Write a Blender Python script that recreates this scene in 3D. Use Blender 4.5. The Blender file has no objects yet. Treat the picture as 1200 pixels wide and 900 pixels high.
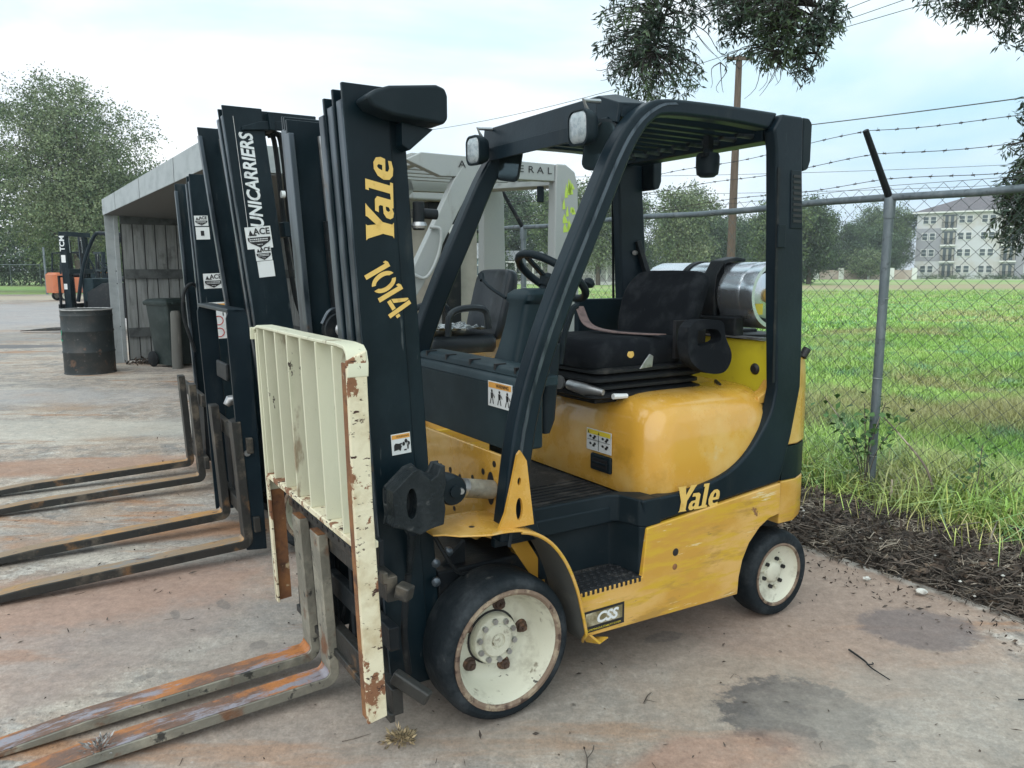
import bpy, bmesh, math, random
import numpy as np
from mathutils import Vector, Matrix
random.seed(7); rng = np.random.default_rng(7)
PI = math.pi
S = bpy.context.scene
COL = S.collection

# ------------------------------------------------------------------ camera
cam_d = bpy.data.cameras.new('camera'); cam = bpy.data.objects.new('camera', cam_d); COL.objects.link(cam)
cam.location = (0, 0, 1.569); cam.rotation_euler = (PI/2 - 0.144, 0.0013, 0)
cam_d.sensor_width = 36; cam_d.lens = 916.1/1200*36; cam_d.clip_start = 0.05; cam_d.clip_end = 3000
S.camera = cam

# ------------------------------------------------------------------ light and sky
SUN_EL, SUN_AZ = math.radians(48), math.radians(205)      # azimuth measured clockwise from +Y
w = bpy.data.worlds.new('World'); S.world = w; w.use_nodes = True
nt = w.node_tree; nt.nodes.clear()
def N(t, **k):
    n = nt.nodes.new(t)
    for a, b in k.items(): setattr(n, a, b)
    return n
def L(a, b): nt.links.new(a, b)
out = N('ShaderNodeOutputWorld'); bg = N('ShaderNodeBackground'); L(bg.outputs[0], out.inputs[0])
sky = N('ShaderNodeTexSky'); sky.sky_type = 'NISHITA'; sky.sun_disc = False
sky.sun_elevation = SUN_EL; sky.sun_rotation = SUN_AZ; sky.air_density = 1.0; sky.dust_density = 1.0; sky.ozone_density = 2.0
tc = N('ShaderNodeTexCoord')
mp = N('ShaderNodeMapping'); mp.inputs['Scale'].default_value = (1.0, 1.0, 2.6); mp.inputs['Location'].default_value = (0.25, 0.1, 0.35)
L(tc.outputs['Generated'], mp.inputs[0])
n1 = N('ShaderNodeTexNoise'); n1.inputs['Scale'].default_value = 1.7; n1.inputs['Detail'].default_value = 7; n1.inputs['Roughness'].default_value = .5; n1.inputs['Distortion'].default_value = .5
L(mp.outputs[0], n1.inputs[0])
cr = N('ShaderNodeValToRGB'); cr.color_ramp.elements[0].position = .345; cr.color_ramp.elements[1].position = .585
L(n1.outputs[0], cr.inputs[0])
n2 = N('ShaderNodeTexNoise'); n2.inputs['Scale'].default_value = 4.0; n2.inputs['Detail'].default_value = 6
L(mp.outputs[0], n2.inputs[0])
cc = N('ShaderNodeValToRGB'); cc.color_ramp.elements[0].position = .3; cc.color_ramp.elements[1].position = .72
cc.color_ramp.elements[0].color = (8.0, 8.8, 9.9, 1); cc.color_ramp.elements[1].color = (10.8, 11.1, 11.3, 1)
L(n2.outputs[0], cc.inputs[0])
# thin cloud over the blue: brighter, slightly turquoise high up and grey blue low down
sx = N('ShaderNodeSeparateXYZ'); L(tc.outputs['Generated'], sx.inputs[0])
hz = N('ShaderNodeMapRange'); hz.inputs[1].default_value = 0.0; hz.inputs[2].default_value = .35; L(sx.outputs[2], hz.inputs[0])
thin = N('ShaderNodeMixRGB'); thin.inputs[1].default_value = (5.4, 7.0, 9.3, 1); thin.inputs[2].default_value = (5.6, 9.4, 9.9, 1)
L(hz.outputs[0], thin.inputs[0])
base = N('ShaderNodeMixRGB'); base.inputs[0].default_value = .8; L(sky.outputs[0], base.inputs[1]); L(thin.outputs[0], base.inputs[2])
mx = N('ShaderNodeMixRGB'); L(cr.outputs[0], mx.inputs[0]); L(base.outputs[0], mx.inputs[1]); L(cc.outputs[0], mx.inputs[2])
L(mx.outputs[0], bg.inputs[0]); bg.inputs[1].default_value = 0.085
sun_d = bpy.data.lights.new('sun', 'SUN'); sun = bpy.data.objects.new('sun', sun_d); COL.objects.link(sun)
sun_d.energy = 1.3; sun_d.angle = math.radians(80); sun_d.color = (1, .965, .91)
_sd = Vector((math.sin(SUN_AZ)*math.cos(SUN_EL), math.cos(SUN_AZ)*math.cos(SUN_EL), math.sin(SUN_EL)))
sun.rotation_euler = _sd.to_track_quat('Z', 'Y').to_euler()
S.view_settings.view_transform = 'Standard'; S.view_settings.look = 'None'; S.view_settings.exposure = 0.54; S.view_settings.gamma = 1
S.render.resolution_x = 1024; S.render.resolution_y = 768

# ------------------------------------------------------------------ materials
def mat(name, base, rough=.5, metal=0.0, layers=(), bump=None, spec=.5, coat=0.0, trans=0.0, alpha=1.0, island=0.0, world=False, emit=None):
    """layers: (colour, scale, lo, hi, stretch(3), detail, roughness or None)"""
    m = bpy.data.materials.new(name); m.use_nodes = True; t = m.node_tree; ns = t.nodes; ls = t.links
    b = ns['Principled BSDF']; b.inputs['Metallic'].default_value = metal; b.inputs['Specular IOR Level'].default_value = spec
    b.inputs['Coat Weight'].default_value = coat; b.inputs['Transmission Weight'].default_value = trans; b.inputs['Alpha'].default_value = alpha
    c = ns.new('ShaderNodeTexCoord'); co = c.outputs['Object']
    if world:
        g = ns.new('ShaderNodeNewGeometry'); co = g.outputs['Position']
    cur = None; rc = None
    v = ns.new('ShaderNodeRGB'); v.outputs[0].default_value = (*base, 1); cur = v.outputs[0]
    r = ns.new('ShaderNodeValue'); r.outputs[0].default_value = rough; rc = r.outputs[0]
    for i, ly in enumerate(layers):
        col, sc, lo, hi = ly[:4]; st = ly[4] if len(ly) > 4 and ly[4] else (1, 1, 1); de = ly[5] if len(ly) > 5 else 5; rr = ly[6] if len(ly) > 6 else None
        mpn = ns.new('ShaderNodeMapping'); mpn.inputs['Scale'].default_value = st; mpn.inputs['Location'].default_value = (i*3.7, i*1.3, i*2.1); ls.new(co, mpn.inputs[0])
        nz = ns.new('ShaderNodeTexNoise'); nz.inputs['Scale'].default_value = sc; nz.inputs['Detail'].default_value = de; nz.inputs['Roughness'].default_value = .6 if de < 9 else .68
        ls.new(mpn.outputs[0], nz.inputs[0])
        mr = ns.new('ShaderNodeMapRange'); mr.inputs[1].default_value = lo; mr.inputs[2].default_value = hi; mr.interpolation_type = 'SMOOTHSTEP'; ls.new(nz.outputs[0], mr.inputs[0])
        mm = ns.new('ShaderNodeMixRGB'); mm.inputs[2].default_value = (*col, 1); ls.new(mr.outputs[0], mm.inputs[0]); ls.new(cur, mm.inputs[1]); cur = mm.outputs[0]
        if rr is not None:
            m2 = ns.new('ShaderNodeMix'); m2.data_type = 'FLOAT'; ls.new(mr.outputs[0], m2.inputs[0]); ls.new(rc, m2.inputs[2]); m2.inputs[3].default_value = rr; rc = m2.outputs[0]
    if island:
        g = ns.new('ShaderNodeNewGeometry'); mr = ns.new('ShaderNodeMapRange'); mr.inputs[3].default_value = 1-island; mr.inputs[4].default_value = 1+island
        ls.new(g.outputs['Random Per Island'], mr.inputs[0])
        hs = ns.new('ShaderNodeHueSaturation'); ls.new(cur, hs.inputs['Color']); ls.new(mr.outputs[0], hs.inputs['Value']); cur = hs.outputs[0]
    ls.new(cur, b.inputs['Base Color']); ls.new(rc, b.inputs['Roughness'])
    if bump:
        nz = ns.new('ShaderNodeTexNoise'); nz.inputs['Scale'].default_value = bump[0]; nz.inputs['Detail'].default_value = 6; ls.new(co, nz.inputs[0])
        bp = ns.new('ShaderNodeBump'); bp.inputs['Strength'].default_value = bump[1]; bp.inputs['Distance'].default_value = bump[2] if len(bump) > 2 else .01
        ls.new(nz.outputs[0], bp.inputs['Height']); ls.new(bp.outputs[0], b.inputs['Normal'])
    if emit: b.inputs['Emission Color'].default_value = (*emit[0], 1); b.inputs['Emission Strength'].default_value = emit[1]
    return m
M = {}
M['black'] = mat('black_paint', (.005, .012, .018), .36, layers=[((.010, .020, .028), 3, .42, .72), ((.06, .075, .082), 26, .68, .80, (1, 1, .25), 6, .7), ((.030, .036, .038), 5, .60, .82, (1.5, 1.5, .4), 7, .6)], bump=(60, .06), spec=0.2)
M['mast'] = mat('mast_black_paint', (.003, .010, .015), .34, layers=[((.010, .021, .028), 3, .42, .66, (1, 1, .5), 9), ((.030, .036, .038), 7, .58, .74, (1.5, 1.5, .25), 10, .6), ((.06, .07, .075), 26, .665, .74, (1.2, 1.2, .15), 7, .6)], bump=(50, .05), spec=0.2)
M['dark'] = mat('dark_steel', (.010, .013, .016), .5, layers=[((.035, .035, .034), 12, .5, .75), ((.06, .045, .032), 8, .62, .8)], bump=(70, .15), spec=0.2)
M['edge'] = mat('worn_channel_edge', (.085, .105, .125), .33, .5, layers=[((.02, .03, .04), 14, .45, .65, (1, 1, .2)), ((.12, .09, .07), 9, .62, .75)])
M['plastic'] = mat('grey_black_plastic', (.007, .014, .019), .5, layers=[((.014, .022, .028), 5, .4, .7), ((.05, .056, .058), 11, .64, .85)], bump=(350, .12, .002), spec=0.18)
M['cowl'] = mat('dusty_cowl_plastic', (.009, .022, .029), .46, layers=[((.022, .040, .048), 3.5, .4, .72), ((.07, .083, .084), 10, .68, .85)], bump=(300, .12, .002), spec=0.2)
M['yellow'] = mat('yellow_paint', (.60, .32, .045), .24, layers=[((.66, .42, .13), 2.2, .42, .62, (1, 1, 1), 9, .42), ((.47, .25, .03), 4, .52, .68, (1, 1, 1), 9, .38), ((.62, .45, .20), 7, .60, .74, (1, 1, 1), 9, .55), ((.20, .15, .09), 9, .70, .8, (1, 1, 1), 8, .7), ((.05, .035, .025), 30, .735, .76, (1, 1, 1), 8, .8)], coat=.55, bump=(5, .05))
M['yellow_worn'] = mat('scraped_yellow_paint', (.56, .30, .045), .38, layers=[((.66, .40, .12), 2.4, .42, .60, (1, 1, 1.6), 8), ((.60, .37, .03), 7, .46, .62, (.6, 1, 4), 9), ((.42, .24, .05), 5, .54, .70, (.7, 1, 3), 9), ((.70, .56, .30), 8, .635, .66, (.5, 1, 4.5), 11, .55), ((.15, .10, .06), 10, .675, .69, (.45, 1, 5), 11, .8), ((.22, .11, .05), 6, .655, .685, (1, 1, 1), 11, .85)], coat=.2, bump=(14, .06))
M['lemon'] = mat('bright_yellow_panel', (.60, .52, .03), .38, layers=[((.46, .38, .04), 4, .45, .75), ((.12, .10, .03), 7, .64, .8)], coat=.2)
M['cream'] = mat('chipped_cream_paint', (.63, .62, .47), .5, layers=[((.48, .49, .35), 5, .45, .75, (1, 1, .3)), ((.30, .24, .16), 9, .61, .70, (1, 1, .3), 8, .75), ((.045, .03, .024), 17, .665, .685, (1, 1, .45), 9, .85)], bump=(30, .1))
M['cream_rust'] = mat('cream_paint_flaking_to_rust', (.72, .66, .48), .5, layers=[((.52, .43, .27), 8, .45, .7), ((.22, .10, .05), 9, .55, .575, (1, 1, .9), 10, .85), ((.055, .025, .018), 22, .59, .61, (1, 1, 2.2), 9, .9)], bump=(40, .3))
M['rust'] = mat('brown_rust', (.17, .075, .035), .8, layers=[((.30, .135, .05), 8, .4, .7), ((.07, .035, .024), 14, .5, .7), ((.45, .35, .22), 12, .66, .7)], bump=(60, .4))
M['fork_rust'] = mat('rusty_fork_top', (.15, .085, .06), .6, layers=[((.40, .15, .04), 2.6, .48, .60, (1, 2, 1), 11), ((.25, .23, .26), 5, .50, .58, (.7, 2.5, 1), 11, .4), ((.30, .12, .05), 20, .56, .64, (1, 1.5, 1), 10), ((.09, .05, .035), 12, .58, .72, (1, 3, 1), 8)], bump=(60, .3))
M['fork'] = mat('worn_fork_steel', (.21, .20, .165), .55, .2, layers=[((.33, .31, .25), 8, .45, .65), ((.18, .09, .05), 7, .56, .68), ((.05, .05, .045), 20, .60, .68)], bump=(50, .35))
M['fork_dark'] = mat('dark_fork_steel', (.030, .030, .028), .5, .2, layers=[((.13, .11, .085), 6, .52, .68), ((.20, .11, .05), 5, .58, .7), ((.02, .02, .02), 16, .55, .7)], bump=(50, .25))
M['tyre'] = mat('dusty_black_rubber', (.012, .017, .021), .66, layers=[((.045, .052, .058), 4, .46, .66, (1, 1, 1), 9), ((.10, .10, .095), 14, .62, .74, (1, 1, 1), 10), ((.004, .006, .008), 9, .62, .70, (1, 1, 1), 9)], bump=(55, .35), spec=0.15)
M['rim'] = mat('cream_wheel_paint', (.60, .59, .48), .5, layers=[((.40, .38, .30), 6, .48, .66, (1, 1, 1), 10), ((.20, .17, .12), 12, .58, .68, (1, 1, 1), 10), ((.05, .045, .04), 30, .67, .70)], bump=(40, .12))
M['rust_ring'] = mat('rusty_rim_band', (.20, .14, .10), .75, layers=[((.34, .27, .19), 16, .5, .65), ((.07, .04, .03), 24, .52, .66)], bump=(80, .5))
M['metal'] = mat('bare_steel', (.42, .43, .44), .38, .8, layers=[((.20, .19, .18), 9, .5, .7)])
M['alu'] = mat('brushed_aluminium', (.66, .70, .75), .24, .9, layers=[((.42, .45, .49), 4, .45, .7, (1, .25, 1), 5, .42), ((.30, .32, .35), 18, .62, .75)], bump=(10, .05))
M['seat'] = mat('black_seat_cloth', (.010, .012, .015), .85, layers=[((.024, .027, .031), 9, .45, .7), ((.05, .05, .048), 14, .64, .8)], bump=(500, .35, .003), spec=0.06)
M['vinyl'] = mat('black_seat_vinyl', (.018, .024, .030), .32, layers=[((.05, .06, .065), 7, .5, .75)], bump=(30, .1), spec=0.25)
M['rubber'] = mat('rubber_boot', (.014, .016, .018), .55, layers=[((.05, .048, .045), 10, .55, .75)], spec=0.15)
M['grip'] = mat('rubber_floor_mat', (.018, .020, .023), .6, layers=[((.075, .072, .068), 9, .48, .7), ((.12, .11, .10), 26, .62, .75)], bump=(120, .3), spec=0.2)
M['belt'] = mat('faded_seat_belt', (.20, .135, .125), .8, layers=[((.13, .09, .085), 30, .45, .6)])
M['white'] = mat('white_sticker', (.72, .74, .74), .45, layers=[((.55, .56, .55), 12, .55, .75)])
M['orange_s'] = mat('orange_sticker_strip', (.75, .36, .07), .5)
M['yellow_s'] = mat('yellow_sticker_strip', (.78, .62, .05), .5)
M['ink'] = mat('black_ink', (.012, .012, .014), .5)
M['red_ink'] = mat('red_ink', (.5, .04, .03), .5)
M['letter'] = mat('yellow_lettering', (.72, .48, .13), .45, layers=[((.58, .36, .08), 30, .5, .7)])
M['letter_w'] = mat('white_lettering', (.72, .75, .76), .45, layers=[((.5, .52, .53), 30, .5, .7)])
M['lens'] = mat('clear_lamp_lens', (.34, .38, .40), .2, layers=[((.24, .28, .30), 60, .45, .6)], spec=.8, coat=.5)
M['mirror'] = mat('dark_mirror_glass', (.05, .075, .085), .1, .6)
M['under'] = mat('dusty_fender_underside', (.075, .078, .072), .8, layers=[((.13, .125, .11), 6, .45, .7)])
M['grey_ohg'] = mat('weathered_light_grey_paint', (.32, .345, .345), .55, layers=[((.34, .36, .35), 4, .42, .7), ((.22, .22, .2), 9, .6, .75, (1, 1, .3), 8)], bump=(40, .1))
M['tan_panel'] = mat('pale_beige_panel', (.42, .40, .35), .55, layers=[((.33, .31, .27), 5, .4, .7)])
M['hivis'] = mat('chalky_yellow_green_mark', (.45, .62, .10), .7)
M['film'] = mat('crumpled_clear_plastic', (.42, .46, .48), .12, layers=[((.10, .12, .13), 30, .46, .54)], bump=(45, 1.0, .03), coat=.6)
M['galv'] = mat('galvanised_steel', (.13, .16, .18), .5, .3, layers=[((.19, .22, .24), 10, .45, .65, (1, 1, .3)), ((.08, .095, .105), 20, .55, .7)], bump=(120, .15))
M['wire'] = mat('galvanised_wire', (.10, .115, .12), .55, .3)
M['wire_d'] = mat('dull_barbed_wire', (.07, .065, .06), .65, .3)
M['wood_pole'] = mat('brown_pole_wood', (.125, .085, .068), .85, layers=[((.08, .055, .045), 4, .4, .7, (6, 6, .3)), ((.18, .13, .105), 7, .58, .75, (5, 5, .3))], bump=(20, .3))
M['wood'] = mat('weathered_grey_boards', (.27, .285, .28), .85, layers=[((.17, .18, .178), 5, .42, .68, (4, 4, .35), 8), ((.30, .30, .28), 9, .56, .72, (6, 6, .3), 8), ((.06, .062, .06), 2.5, .55, .75, (1, 1, .7))], bump=(40, .4), island=.16)
M['wood_d'] = mat('dark_timber_rail', (.10, .11, .11), .85, layers=[((.05, .055, .055), 5, .42, .68)], bump=(40, .4))
M['shed_metal'] = mat('pale_grey_sheet_metal', (.36, .39, .40), .5, .1, layers=[((.28, .31, .32), 3, .42, .7, (1, 1, 2)), ((.20, .22, .22), 9, .60, .75, (3, 3, .3), 8)], bump=(20, .08))
M['drum'] = mat('dark_rusty_drum_paint', (.018, .024, .026), .55, layers=[((.045, .042, .038), 4, .45, .7), ((.12, .07, .045), 5, .58, .68, (1, 1, 1), 8), ((.10, .10, .095), 18, .6, .72)], bump=(40, .2))
M['drum_lid'] = mat('dusty_drum_lid', (.40, .40, .39), .6, layers=[((.20, .2, .2), 6, .45, .65)])
M['green_p'] = mat('green_spray_mark', (.03, .28, .17), .6)
M['bin'] = mat('dark_green_bin_plastic', (.014, .026, .025), .5, layers=[((.035, .05, .048), 4, .45, .7)], bump=(100, .1))
M['orange'] = mat('orange_truck_paint', (.50, .14, .05), .5, layers=[((.42, .12, .05), 6, .5, .7)], coat=.2)
M['stone'] = mat('pale_stone', (.55, .54, .50), .8, layers=[((.36, .35, .32), 20, .45, .65)], bump=(60, .3), island=.2)
M['twig'] = mat('dead_twig_bark', (.12, .098, .08), .9, layers=[((.34, .29, .23), 6, .50, .62)], island=.8)
M['dry_leaf'] = mat('dry_brown_leaves', (.055, .041, .032), .8, layers=[((.16, .115, .08), 12, .50, .66)], island=.75)
M['grass'] = mat('green_grass_blades', (.25, .44, .09), .5, layers=[((.38, .55, .14), .5, .42, .62), ((.17, .36, .18), 1.1, .52, .66), ((.38, .38, .16), .35, .50, .66), ((.42, .40, .2), 3.0, .62, .74)], island=.45, world=True)
M['grass_dry'] = mat('yellowing_grass_blades', (.50, .55, .15), .6, layers=[((.58, .50, .25), 3, .50, .65), ((.32, .48, .11), 2, .46, .60)], island=.4, world=True)
M['leaf_near'] = mat('oak_leaves', (.030, .056, .038), .55, layers=[((.07, .11, .045), 3, .45, .65)], island=.5)
M['leaf_far'] = mat('tree_leaves', (.10, .155, .06), .75, layers=[((.16, .215, .085), .45, .46, .60), ((.05, .09, .045), .8, .50, .62)], island=.45)
M['leaf_dark'] = mat('dark_tree_leaves', (.060, .100, .055), .75, layers=[((.10, .15, .07), .4, .42, .62)], island=.45)
M['leaf_pale'] = mat('pale_tree_leaves', (.17, .215, .11), .75, layers=[((.095, .145, .065), .45, .46, .60), ((.22, .25, .14), .9, .54, .66)], island=.4)
M['leaf_vine'] = mat('vine_leaves', (.06, .14, .035), .6, island=.4)
M['bark'] = mat('grey_brown_bark', (.13, .105, .085), .9, layers=[((.07, .058, .048), 4, .42, .68, (3, 3, .4))], bump=(14, .6, .05))
M['bark_near'] = mat('dark_oak_twig_bark', (.045, .04, .036), .9, bump=(30, .5))

# ------------------------------------------------------------------ mesh helpers
def link(o, parent=None):
    COL.objects.link(o)
    if parent is not None: o.parent = parent
    return o
def tag(o, label=None, cat=None, group=None, kind=None):
    if label: o['label'] = label
    if cat: o['category'] = cat
    if group: o['group'] = group
    if kind: o['kind'] = kind
    return o
def empty(name, loc=(0, 0, 0), rz=0, label=None, cat=None, group=None, scale=1):
    o = bpy.data.objects.new(name, None); COL.objects.link(o); o.location = loc; o.rotation_euler = (0, 0, rz); o.empty_display_size = .2
    o.scale = (scale,)*3
    return tag(o, label, cat, group)
def frame_of(axis):
    a = Vector(axis).normalized(); t = Vector((0, 0, 1)) if abs(a.z) < .9 else Vector((1, 0, 0))
    u = a.cross(t).normalized(); v = a.cross(u).normalized(); return a, u, v
class MB:
    def __init__(s): s.v = []; s.f = []
    def add(s, vs, fs):
        o = len(s.v); s.v += [tuple(p) for p in vs]; s.f += [tuple(i+o for i in f) for f in fs]; return s
    def box(s, a, b):
        x0, y0, z0 = [min(p, q) for p, q in zip(a, b)]; x1, y1, z1 = [max(p, q) for p, q in zip(a, b)]
        return s.add([(x0, y0, z0), (x1, y0, z0), (x1, y1, z0), (x0, y1, z0), (x0, y0, z1), (x1, y0, z1), (x1, y1, z1), (x0, y1, z1)],
                     [(0, 3, 2, 1), (4, 5, 6, 7), (0, 1, 5, 4), (1, 2, 6, 5), (2, 3, 7, 6), (3, 0, 4, 7)])
    def obox(s, c, ax, ay, az, sx, sy, sz):
        c = Vector(c); ax = Vector(ax).normalized(); ay = Vector(ay).normalized(); az = Vector(az).normalized(); vs = []
        for k in (-1, 1):
            for (i, j) in ((-1, -1), (1, -1), (1, 1), (-1, 1)): vs.append(c + ax*i*sx/2 + ay*j*sy/2 + az*k*sz/2)
        return s.add(vs, [(0, 3, 2, 1), (4, 5, 6, 7), (0, 1, 5, 4), (1, 2, 6, 5), (2, 3, 7, 6), (3, 0, 4, 7)])
    def bar(s, a, b, wy, wz, up=(0, 1, 0)):
        """box from a to b, width wy along up-ish, wz across"""
        a = Vector(a); b = Vector(b); d = (b-a).normalized(); u = Vector(up); u = (u - d*u.dot(d)).normalized(); n = d.cross(u)
        return s.obox((a+b)/2, d, u, n, (b-a).length, wy, wz)
    def prism(s, poly, ax, a, b):
        """poly: (u,v) in the plane across ax. x:(y,z) y:(x,z) z:(x,y)"""
        f = {'x': lambda u, v, w: (w, u, v), 'y': lambda u, v, w: (u, w, v), 'z': lambda u, v, w: (u, v, w)}[ax]; n = len(poly)
        vs = [f(u, v, a) for u, v in poly] + [f(u, v, b) for u, v in poly]
        return s.add(vs, [tuple(range(n)), tuple(range(2*n-1, n-1, -1))] + [(i, i+n, (i+1) % n+n, (i+1) % n) for i in range(n)])
    def strip(s, outer, inner, ax, a, b):
        """solid between two matching outlines (same count), as quads"""
        f = {'x': lambda u, v, w: (w, u, v), 'y': lambda u, v, w: (u, w, v), 'z': lambda u, v, w: (u, v, w)}[ax]; n = len(outer)
        vs = [f(u, v, w_) for w_ in (a, b) for pts in (outer, inner) for u, v in pts]; fs = []
        O0, I0, O1, I1 = 0, n, 2*n, 3*n
        for i in range(n-1):
            fs += [(O0+i, O0+i+1, I0+i+1, I0+i), (O1+i, I1+i, I1+i+1, O1+i+1), (O0+i, O1+i, O1+i+1, O0+i+1), (I0+i, I0+i+1, I1+i+1, I1+i)]
        fs += [(O0, I0, I1, O1), (O0+n-1, O1+n-1, I1+n-1, I0+n-1)]
        return s.add(vs, fs)
    def tube(s, pts, r, n=8, caps=True):
        pts = [Vector(p) for p in pts]; rs = r if isinstance(r, (list, tuple)) else [r]*len(pts); vs = []; fs = []
        a, u, v = frame_of(pts[1]-pts[0])
        for i, p in enumerate(pts):
            d = (pts[min(i+1, len(pts)-1)] - pts[max(i-1, 0)]).normalized()
            u = (u - d*u.dot(d)).normalized(); v = d.cross(u)
            for k in range(n):
                t = 2*PI*k/n; vs.append(p + (u*math.cos(t)+v*math.sin(t))*rs[i])
        for i in range(len(pts)-1):
            for k in range(n): fs.append((i*n+k, i*n+(k+1) % n, (i+1)*n+(k+1) % n, (i+1)*n+k))
        if caps: fs += [tuple(range(n-1, -1, -1)), tuple(range((len(pts)-1)*n, len(pts)*n))]
        return s.add(vs, fs)
    def cyl(s, a, b, r, n=20, r2=None): return s.tube([a, b], [r, r if r2 is None else r2], n)
    def lathe(s, prof, o, axis, n=40, closed=False, caps=False):
        """prof: (radius, distance along axis)"""
        o = Vector(o); a, u, v = frame_of(axis); vs = []; fs = []; m = len(prof)
        for k in range(n):
            t = 2*PI*k/n; e = u*math.cos(t)+v*math.sin(t)
            for r, h in prof: vs.append(o + a*h + e*r)
        for k in range(n):
            for i in range(m-1 if not closed else m):
                j = (i+1) % m; fs.append((k*m+i, ((k+1) % n)*m+i, ((k+1) % n)*m+j, k*m+j))
        if caps and not closed:
            if prof[0][0] > 1e-6: fs.append(tuple(k*m for k in range(n-1, -1, -1)))
            if prof[-1][0] > 1e-6: fs.append(tuple(k*m+m-1 for k in range(n)))
        return s.add(vs, fs)
    def loft(s, rings, caps=True, closed=True):
        n = len(rings[0]); vs = [p for r in rings for p in r]; fs = []
        for i in range(len(rings)-1):
            for k in range(n if closed else n-1): fs.append((i*n+k, i*n+(k+1) % n, (i+1)*n+(k+1) % n, (i+1)*n+k))
        if caps: fs += [tuple(range(n-1, -1, -1)), tuple(range((len(rings)-1)*n, len(rings)*n))]
        return s.add(vs, fs)
    def shear(s, k, z0=0):   # lean along x with height
        s.v = [(x+k*(z-z0), y, z) for x, y, z in s.v]; return s
    def build(s, name, m, parent=None, bevel=0, smooth=40, weld=False, label=None, seg=2, normals=True, sub=0):
        me = bpy.data.meshes.new(name); me.from_pydata(s.v, [], s.f)
        if normals or weld:
            bm = bmesh.new(); bm.from_mesh(me)
            if weld: bmesh.ops.remove_doubles(bm, verts=bm.verts, dist=1e-5)
            bmesh.ops.recalc_face_normals(bm, faces=bm.faces); bm.to_mesh(me); bm.free()
        if smooth: me.shade_smooth(); me.set_sharp_from_angle(angle=math.radians(smooth))
        me.materials.append(m); o = bpy.data.objects.new(name, me); link(o, parent)
        if bevel:
            b = o.modifiers.new('bevel', 'BEVEL'); b.width = bevel; b.segments = seg; b.limit_method = 'ANGLE'; b.angle_limit = math.radians(38); b.harden_normals = True
        if sub:
            b = o.modifiers.new('subsurf', 'SUBSURF'); b.levels = sub; b.render_levels = sub
        if label: o['label'] = label
        return o
def smooth_path(pts, n=6):
    P = [Vector(p) for p in pts]; P = [P[0]*2-P[1]] + P + [P[-1]*2-P[-2]]; o = []
    for i in range(1, len(P)-2):
        for k in range(n):
            t = k/n; a, b, c, d = P[i-1:i+3]
            o.append(.5*((2*b)+(c-a)*t+(2*a-5*b+4*c-d)*t*t+(3*b-a-3*c+d)*t**3))
    return o + [P[-2]]
def sp2(pts, n=5): return [(p.x, p.y) for p in smooth_path([(a, b, 0) for a, b in pts], n)]
def rrect(cx, cy, hx, hy, r, z, n=5):
    """rounded rectangle ring in xy at height z"""
    o = []
    for (sx, sy, a0) in ((1, 1, 0), (-1, 1, PI/2), (-1, -1, PI), (1, -1, 3*PI/2)):
        for k in range(n+1):
            t = a0+PI/2*k/n; o.append((cx+sx*(hx-r)+r*math.cos(t), cy+sy*(hy-r)+r*math.sin(t), z))
    return o
# ---- flat print: text and stickers. A decal frame: origin, right, up; normal = right x up
def dframe(o, right, up=(0, 0, 1), rot=0):
    r = Vector(right).normalized(); u = Vector(up); u = (u-r*u.dot(r)).normalized(); n = r.cross(u)
    r2 = r*math.cos(rot)+u*math.sin(rot); u2 = -r*math.sin(rot)+u*math.cos(rot)
    return Vector(o), r2, u2, n
def dplace(fr, u, v, e): return fr[0]+fr[1]*u+fr[2]*v+fr[3]*e
def text_geo(s, size, shear=0, bold=0, spacing=1.0):
    cu = bpy.data.curves.new('t', 'FONT'); cu.body = s; cu.size = size; cu.shear = shear; cu.offset = bold; cu.space_character = spacing
    cu.align_x = 'CENTER'; cu.align_y = 'CENTER'; cu.resolution_u = 3
    o = bpy.data.objects.new('t', cu); me = bpy.data.meshes.new_from_object(o)
    vs = [v.co.copy() for v in me.vertices]; fs = [tuple(p.vertices) for p in me.polygons]
    bpy.data.objects.remove(o); bpy.data.curves.remove(cu); bpy.data.meshes.remove(me); return vs, fs
def text(name, s, fr, size, m, parent, shear=0, bold=0, spacing=1.0, e=.003, sx=1.0, bend=None):
    vs, fs = text_geo(s, size, shear, bold, spacing); mb = MB(); mb.add([dplace(fr, v.x*sx, v.y, e) for v in vs], fs)
    return mb.build(name, m, parent, smooth=0, normals=False)
def poly_geo(loops):
    cu = bpy.data.curves.new('t', 'CURVE'); cu.dimensions = '2D'; cu.fill_mode = 'FRONT'
    for lp in loops:
        sp = cu.splines.new('POLY'); sp.points.add(len(lp)-1); sp.use_cyclic_u = True
        for i, (x, y) in enumerate(lp): sp.points[i].co = (x, y, 0, 1)
    o = bpy.data.objects.new('t', cu); me = bpy.data.meshes.new_from_object(o)
    vs = [v.co.copy() for v in me.vertices]; fs = [tuple(p.vertices) for p in me.polygons]
    bpy.data.objects.remove(o); bpy.data.curves.remove(cu); bpy.data.meshes.remove(me); return vs, fs
def ell(cx, cy, rx, ry, n=20, a0=0, a1=2*PI): return [(cx+rx*math.cos(a0+(a1-a0)*k/n), cy+ry*math.sin(a0+(a1-a0)*k/n)) for k in range(n)]
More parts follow.
